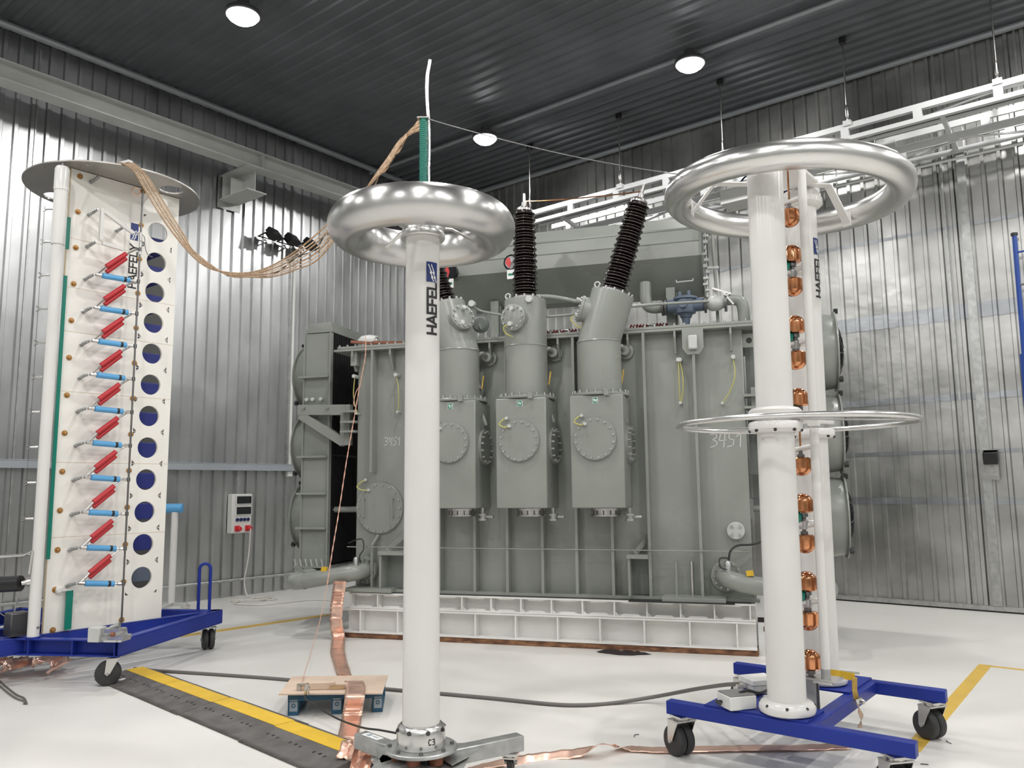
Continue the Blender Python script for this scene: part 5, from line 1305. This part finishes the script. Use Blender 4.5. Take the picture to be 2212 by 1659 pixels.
# local x along ramp, y away
def yof(px, py): P = lev(px, py)-R0; return P.dot(nR), P.dot(dR)
seg = []
cuts = [0] + [yof(*q)[1] for q in ((372, 1487), (480, 1525), (606, 1580))] + [Lr+.12]
prof = [(-.30, 0), (-.285, .008), (-.05, .042), (.10, .045), (.14, .03), (.215, .0)]
rq = random.Random(11)
for i in range(len(cuts)-1):
    x0, x1 = cuts[i]+(.002 if i else 0), cuts[i+1]-.002
    jit = rq.uniform(-.012, .012)
    s_ = ob('ramp_segment', MB().prism([(a+jit, b) for a, b in prof], (x0, 0, .001), (0, 1, 0), (0, 0, 1), (x1-x0, 0, 0)), M_RAMP, t, smooth=0)
    sl_ = (.045-.042)/.15
    ob('yellow_strip', MB().prism([(-.045+jit, .0425), (.10+jit, .0455), (.10+jit, .0475), (-.045+jit, .0445)], (x0+.002, 0, .001), (0, 1, 0), (0, 0, 1), (x1-x0-.004, 0, 0)), M_YEL, s_, smooth=0)
    sm = MB(); n = 7
    x = x0+.08
    while x < x1-.06:
        for dx, yy, w_ in ((0, -.135, .014), (.06, -.13, .020), (.12, -.137, .012)):
            if x+dx < x1-.04:
                z_ = .001+.008+(yy+jit*0+.285)/.235*.034
                sm.obox((x+dx, yy+jit, z_+.0012), V((w_*.45, 0, 0)), V((0, .009, .0013)), V((0, 0, .0012)))
        x += .27
    ob('ramp_slots', sm, M_BLK, s_, smooth=0, kind='stuff')
    tm = MB()
    for k in range(int((x1-x0)/.022)): tm.box(x0+k*.022, x0+k*.022+.009, -.30+jit, -.262+jit, .002, .0125)
    ob('ramp_teeth', tm, M_RAMP, s_, smooth=0, kind='stuff')
# blue pallet with a board
e0 = lev(621, 1547); e1 = lev(826, 1541); dx = (e1-e0).normalized(); PRT = math.atan2(dx.y, dx.x)+.05; dx = V((math.cos(PRT), math.sin(PRT), 0)); PW = (e1-e0).length
pal = thing('blue_pallet', 'small blue plastic pallet on the floor behind the central column', 'pallet', e0, PRT)
PH, PD = .150, .50
ob('deck', MB().box(0, PW, 0, PD, PH-.035, PH-.006), M_PAL, pal, bevel=.004)
lip = MB()
for x in (.0, .20, .36, .47, .60): lip.box(x+.0, min(PW, x+.08), -.006, .03, PH-.04, PH)
lip.box(0, PW, 0, .02, PH-.05, PH-.03)
ob('deck_edge', lip, M_PAL, pal, smooth=0)
for xb in (.0, PW*.5-.03, PW-.075):
    b_ = ob('foot_block', MB().box(xb, xb+.075, .0, .09, 0, PH-.03).box(xb, xb+.075, PD-.09, PD, 0, PH-.03).box(xb, xb+.075, .09, PD-.09, 0, .02), M_PAL, pal, bevel=.004)
    ob('foot_panel', MB().box(xb+.012, xb+.068, -.003, .0, .03, PH-.04), M_PALG, b_, smooth=0)
    ob('foot_emboss', MB().torus((xb+.04, -.004, .07), .012, .003, (0, 1, 0), 16, 6), M_PAL, b_)
    tt = MB()
    for k in range(5): tt.prism([(0, 0), (.012, 0), (.006, .012)], (xb+.008+k*.0125, -.004, PH-.048), (1, 0, 0), (0, 0, -1), (0, .004, 0))
    ob('foot_teeth', tt, M_PAL, b_, smooth=0, kind='stuff')
def pl_(P): P = V(P)-e0; return V((P.dot(dx), P.dot(V((-dx.y, dx.x, 0))), P.z))
c4 = [lev(602, 1502, PH+.004), lev(826, 1500, PH+.004), lev(838, 1461, PH+.004), lev(631, 1464, PH+.004)]
mb = MB(); mb.add([q for q in c4]+[q+V((0, 0, .010)) for q in c4], [(3, 2, 1, 0), (4, 5, 6, 7), (0, 1, 5, 4), (1, 2, 6, 5), (2, 3, 7, 6), (3, 0, 4, 7)])
ob('plywood_board', mb, M_PLY, smooth=0, label='thin light plywood board lying on the blue pallet', category='board')
BZ = PH+.015
t = thing('timber_block', 'long pale timber offcut with a notch lying on the plywood board', 'timber', lev(640, 1492, BZ), PRT-.02)
W_ = (lev(748, 1490, BZ)-lev(640, 1492, BZ)).length
ob('block', MB().box(0, .27, 0, .04, 0, .05).box(.27, W_, .01, .05, 0, .035), M_PLY, t, bevel=.004)
ob('packing_strip', MB().box(.24, W_-.02, -.012, .0, .001, .03), M_WOOD, t, smooth=0)
ob('hook_iron', MB().box(.01, .03, -.012, .0, 0, .045).box(.01, .06, -.012, .0, .04, .05), M_GALV, t, smooth=0)
P = lev(663, 1503, BZ-.03); 
t = thing('cable_connector', 'bright metal cable connector standing at the edge of the plywood board', 'connector', lev(663, 1500, BZ))
ob('barrel', MB().lathe([(.014, .0), (.016, .003), (.016, .03), (.021, .032), (.021, .05), (.013, .052), (.013, .075)], n=16), M_STEEL, t)
# thin black cable from connector to the column stand
c0 = V(t.location)
ob('thin_cable', MB().tube(smoothpath([c0+V((0, 0, .005)), c0+V((.005, -.05, -.02)), lev(690, 1530, .12), lev(730, 1553, .11), lev(780, 1571, .20), lev(820, 1577, .225), lev(858, 1584, .235)], 8), .006, 8), M_BCABLE, label='thin black cable from the metal connector over the copper foil to the column stand', category='cable')
# thick grey cable from left cart to the right control boxes
pts = [(290, 1444), (330, 1448), (470, 1457), (620, 1468), (830, 1488), (950, 1498), (1070, 1509), (1190, 1521), (1260, 1523), (1330, 1518)]
W_ = [lev(x, y, .014) for x, y in pts]+[lev(1420, 1504, .05), lev(1500, 1489, .16), lev(1560, 1480, .27), lev(1590, 1478, .335), lev(1604, 1478, .352)]
ob('grey_cable', MB().tube(smoothpath(W_, 8), .014, 10), M_CABLE, label='thick grey cable across the floor from left cart to the right control boxes', category='cable')
# bent double cable at left
for i, dy in enumerate((0, 10)):
    W_ = [lev(-30, 1445+dy, .01), lev(12, 1482+dy, .01), lev(35, 1500+dy*.8, .01), lev(52, 1508+dy*.6, .01), lev(58-i*6, 1520, .01)]
    ob('lead_wire', MB().tube(smoothpath(W_, 8), .0065, 8), M_CABLE, label=('stiff grey bent wire on floor at left picture edge, outer of the pair', 'stiff grey bent wire on floor at left picture edge, inner of the pair')[i], category='cable', group='bent pair of grey wires on the floor at left')

# copper foil tape
def foil(name, pts, wid, label, cr, n=7, mt=M_COPPER, cols=5, seed=2):
    P = smoothpath(pts, n); k = len(pts)-1; W2 = []
    for i in range(len(P)):
        f = i/n; a = int(min(k-1, f)); t_ = f-a; W2.append(V(wid[a]).lerp(V(wid[a+1]), t_))
    return ob(name, MB().ribbon(P, W2, crum=cr, cols=cols, rnd=random.Random(seed)), mt, smooth=25, solid=.0014, label=label, category='copper foil')
Z1 = V((0, 0, 1))
A_ = [dep(734, 1255, 8.84), dep(731, 1283, 8.86), dep(727, 1310, 8.87), dep(725.5, 1342, 8.88), lev(731, 1374, .04), lev(730, 1390, .022), lev(729, 1408, .020), lev(736, 1434, .020), lev(745, 1460, .020)]
wd = .142
Wd = [V((wd, -.03, 0))]*4+[V((wd, .01, 0)), V((wd, -.01, 0)), V((wd, .0, .02)), V((wd*.97, -.03, 0)), V((wd*.97, -.05, 0))]
foil('copper_foil', A_, Wd, 'crumpled copper foil strip hanging from the transformer base to the floor', .010, 10)
bt_ = PH+.018
B_ = [lev(743, 1459, .013), lev(752, 1465, .09), lev(764, 1470, bt_), lev(768, 1483, bt_+.012), lev(767, 1497, bt_+.006), lev(766, 1508, bt_-.01), lev(763, 1528, .075), lev(760, 1548, .022), lev(757, 1566, .01), lev(752, 1590, .01), lev(748, 1606, .012), lev(752, 1622, .012)]
Wd = [V((.13, -.03, 0)), V((.13, -.02, 0)), V((.135, 0, 0))]+[V((.14, .0, 0))]*4+[V((.14, .0, 0)), V((.14, -.01, 0)), V((.135, -.01, 0)), V((.13, 0, 0)), V((.13, .02, 0))]
foil('copper_foil', B_, Wd, 'copper foil strip draped over the plywood board and pallet down to the floor', .004, 8, seed=4)
rq = random.Random(21)
C_ = []; Wc = []
base_ = lev(762, 1640); tgt = lev(850, 1652)
for i in range(9):
    f = i/8; C_.append(V((-1.02, 4.98, .03)).lerp(V((-.64, 4.66, .03)), f)+V((rq.uniform(-.03, .03), rq.uniform(-.03, .03), .04+rq.uniform(-.02, .06)*math.sin(PI*f)))); Wc.append(V((rq.uniform(-.03, .06), .11, rq.uniform(.05, .13))))
foil('copper_foil', C_, Wc, 'crumpled heap of copper foil under the left leg of the column stand', .022, 5, seed=6)
D_ = [lev(1010, 1664, .012), lev(1055, 1653, .012), lev(1141, 1640, .01), lev(1200, 1632, .012), lev(1262, 1624, .03), lev(1296, 1609, .065), lev(1330, 1612, .03), lev(1362, 1617, .01), lev(1437, 1620, .01), lev(1570, 1617, .01), lev(1702, 1615, .01), lev(1830, 1611, .01)]
Wd = [V((0, .10, .0)), V((0, .10, .0)), V((0, .09, .03)), V((.02, .08, .03)), V((.05, .09, .03)), V((.06, .10, -.02)), V((.02, .09, -.05)), V((0, .11, 0)), V((0, .11, 0)), V((0, .11, 0)), V((0, .11, 0)), V((0, .11, 0))]
foil('copper_foil', D_, Wd, 'copper foil strip lying on the floor from the column stand to under the right cart', .003, 8, seed=8)
E_ = []; We = []
for i in range(14):
    f = i/13; c = lev(-60, 1452, .03).lerp(lev(140, 1452, .03), f); E_.append(c+V((0, rq.uniform(-.12, .16), .05+rq.uniform(0, .06)))); We.append(V((rq.uniform(-.1, .1), .34, rq.uniform(-.04, .06))))
foil('copper_foil', E_, We, 'rumpled copper foil lying in the shadow beneath the left blue cart', .03, 5, seed=9)
# rag, stain, small scraps
rg = MB(); c = lev(1345, 1412); pts = []
n = 26
for i in range(n):
    a = 2*PI*i/n; r = (.24+.04*math.sin(3*a)+rq.uniform(-.03, .03)); pts.append(c+DT*(r*math.cos(a))+BK*(r*.28*math.sin(a)))
vs = [q+V((0, 0, .001)) for q in pts]+[c+(q-c)*.75+V((0, 0, .018+rq.uniform(-.008, .012))) for q in pts]+[c+(q-c)*.35+V((0, 0, .02+rq.uniform(-.01, .016))) for q in pts]+[c+V((0, 0, .025))]
rg.add(vs, [(i, (i+1) % n, n+(i+1) % n, n+i) for i in range(n)]+[(n+i, n+(i+1) % n, 2*n+(i+1) % n, 2*n+i) for i in range(n)]+[(2*n+i, 2*n+(i+1) % n, 3*n) for i in range(n)])
ob('dark_rag', rg, M_RAG, label='dark oily rag on the floor in front of the rusty rail', category='rag')
rg = MB(); c = lev(256, 1474)
rg.lathe([(.05, 0), (.07, .012), (.05, .03), (.02, .042)], c+V((-.06, 0, 0)), n=9).lathe([(.04, 0), (.06, .01), (.045, .022), (.01, .03)], c+V((.04, .01, 0)), n=8)
ob('white_scrap', rg, M_PAPER, label='crumpled white scrap beside the front wheel of the left cart', category='scrap')
sc = [((1375, 1590), .03), ((2050, 1604), .03), ((1885, 1606), .022), ((1997, 1652), .02)]
for i, ((px, py), l_) in enumerate(sc):
    c = lev(px, py); a = rq.uniform(0, 3)
    ob('wire_scrap', MB().tube(smoothpath([c+V((math.cos(a), math.sin(a), 0))*-l_+V((0, 0, .003)), c+V((-math.sin(a)*.4, math.cos(a)*.4, 0))*l_+V((0, 0, .006)), c+V((math.cos(a), math.sin(a), 0))*l_+V((0, 0, .003))], 4), .0025, 6), M_BCABLE,
       label=['tiny dark wire scrap on the floor left of the right cart', 'tiny dark wire scrap on the floor right of the rear cart wheel', 'tiny dark wire scrap on the floor under the right cart near the yellow line', 'tiny dark wire scrap on the floor beside the nearest right wheel'][i], category='scrap', group='wire scraps on the floor')
# white board behind the end of the pale beams
t = thing('white_board', 'bright white board standing at the right end of the two pale steel beams', 'board', tw((4.30, .10, 0)), TROT)
ob('board', MB().box(0, .42, 0, .03, .0, .60), M_PAPER, t, smooth=0)
ob('dark_slot', MB().box(0, .42, -.004, .0, .30, .345), M_RAG, t, smooth=0)
ob('dark_slot', MB().box(.05, .42, -.004, .0, .215, .26), M_RUST, t, smooth=0)
# white stand with a blue drum behind the generator
S0 = dep(369, 1318, 11.0); S0.z = 0
t = thing('thin_white_stand', 'thin white stand with a light blue drum on top behind the generator panel', 'stand', (S0.x, S0.y, 0))
zt_ = dep(375, 1106, 11.0).z
ob('post', MB().cyl((0, 0, .12), (0, 0, zt_), .045, 16), M_WHITE, t)
ob('drum', MB().lathe([(.05, -.25), (.062, -.24), (.062, .09), (.05, .10)], (0, 0, zt_+.05), (1, .1, 0), 20), M_LBLUE, t)
ob('base_arm', MB().bar((-.3, .05, .10), (.22, -.02, .10), .05, .04).bar((0, 0, .1), (.02, -.35, .10), .05, .04), M_LGREY, t, smooth=0)
caster(t, (.2, -.02, .085), .07, 0.5, w=.015, twin=False); caster(t, (.02, -.33, .085), .07, 1.2, w=.015, twin=False); caster(t, (-.28, .05, .085), .07, .2, w=.015, twin=False)

# ================================================================== hanging wires and straps
M0 = PO+V((-.02, 0, 3.755)); K0 = lev(272, 354, 4.61)
# copper braids from the green mast down and up to the generator plate
right_px = [(880, 288), (850, 330), (812, 384)]
low_px = [(700, 520), (640, 562), (585, 586), (540, 593), (495, 592), (452, 575), (415, 545), (385, 505), (352, 455), (322, 405), (300, 370)]
t = thing('braided_straps', 'sagging bundle of copper braids from the green mast to the generator top plate', 'strap', M0)
for i in range(7):
    k = i-3; pts = [M0+V((0, 0, -.012*i))]
    for j, (px, py) in enumerate(right_px): pts.append(vert(px-k*4.0, py+k*3.6, M0, K0))
    for j, (px, py) in enumerate(low_px):
        sp = {0: 15.0, 1: 11.0, 2: 6.0, 3: 2.6, 4: 2.2, 5: 2.6, 6: 4.0, 7: 4.6, 8: 5.0, 9: 5.0, 10: 4.4}[j]
        pts.append(vert(px+(k*sp*1.0 if j > 6 else 0), py+(k*sp*.62 if j <= 6 else -k*sp*.3)*(-1 if j > 4 else 1)+rq.uniform(-1, 1), M0, K0))
    pts.append(K0+V((.02*k, 0, .012))); pts.append(K0+V((.02*k-.08, .10, .01)))
    ob('strand', MB().tube([q-M0 for q in smoothpath(pts, 6)], .0046 if i % 2 else .0056, 6), M_BRAIDB if i % 2 == 0 else M_BRAID, t)
wv = []
for j, f in enumerate([i/40 for i in range(41)]):
    px = 902+(800-902)*f; py = 262+(405-262)*f; wv.append(vert(px, py+5+5*math.sin(f*22), M0, K0)-M0)
ob('flat_braid', MB().ribbon(wv, [V((.012, .0, .028))]*len(wv), cols=1), M_BRAIDB, t, solid=.003)
tw_ = [vert(px, py, M0, K0)-M0 for px, py in ((702, 505), (680, 540), (640, 556), (600, 588), (560, 598), (520, 597), (490, 596))]
ob('tie_wire', MB().tube(smoothpath(tw_, 5), .004, 6), M_BCABLE, t)
cp = K0; ob('white_clip', MB().obox(cp+V((-.0, -.005, .008)), DA*-.0+V((.06, -.03, 0)), V((.01, .02, 0)), V((0, 0, .012))), M_BOXW, smooth=0, label='white clamp holding the copper braids on the edge of the round top plate', category='clamp')
# thin wire from the mast to the right ring
N1 = PO+V((.03, 0, 3.752)); N2 = dep(1478, 378, 4.9)
ob('thin_wire', MB().tube(smoothpath([N1, vert(990, 276, N1, N2), vert(1110, 308, N1, N2), vert(1240, 338, N1, N2), vert(1380, 364, N1, N2), N2], 6), .0035, 6), M_DSTEEL, label='thin dark wire from the green mast to the wide silver ring at right', category='wire')
vc, va, vx = vT; wc, wa, wx = wT
b1_ = tw(vc+va*1.10); b2_ = tw(wc+wa*1.11)
ob('copper_wire', MB().tube(smoothpath([b1_, b1_.lerp(b2_, .3)+V((0, 0, -.015)), b1_.lerp(b2_, .7)+V((0, 0, -.012)), b2_], 6), .007, 6), M_COPPER2, label='copper wire strung between the two tall brown bushings', category='wire')
# orange twisted wire from the transformer cover to the pallet
T0 = tw((.20, -.02, 3.30))
pts = [T0, dep(789, 770, 8.85), dep(776, 840, 8.75), dep(762, 920, 8.6), dep(748, 1000, 8.4), dep(733, 1100, 8.1), dep(718, 1190, 7.75), dep(707, 1262, 7.5)]
q_ = [dep(700, 1300, 7.3), dep(690, 1345, 7.1), dep(672, 1410, 6.8), lev(655, 1464, BZ+.01), lev(655, 1490, BZ+.03)]
P_ = smoothpath(pts, 12)
t = thing('orange_wire', 'twisted orange wire slanting from the transformer cover down to the plywood board', 'wire', T0)
for ph in (0, PI):
    ob('strand', MB().tube([q+V((math.cos(i*1.1+ph), 0, math.sin(i*1.1+ph)))*.0035-T0 for i, q in enumerate(P_)], .0034, 6), M_ORANGE, t)
ob('single_strand', MB().tube([q-T0 for q in smoothpath([pts[-1]]+q_, 6)], .0028, 6), M_ORANGE, t)
lp = [dep(776, 835, 8.74), dep(768, 850, 8.74), dep(764, 872, 8.74), dep(770, 880, 8.7)]
ob('loop', MB().tube([q-T0 for q in smoothpath(lp, 5)], .005, 6), M_ORANGE, t)
# pair of fine wires on the panel
G0 = lambda px, py: pln(px, py, GO+DB*.03, DB)
ob('fine_wire', MB().tube(smoothpath([G0(300, 502), G0(312, 512), G0(313, 530), G0(318, 548), G0(330, 556)], 6), .004, 6), M_DSTEEL, label='fine dark wire curling from the contact rod to the second panel hole', category='wire')
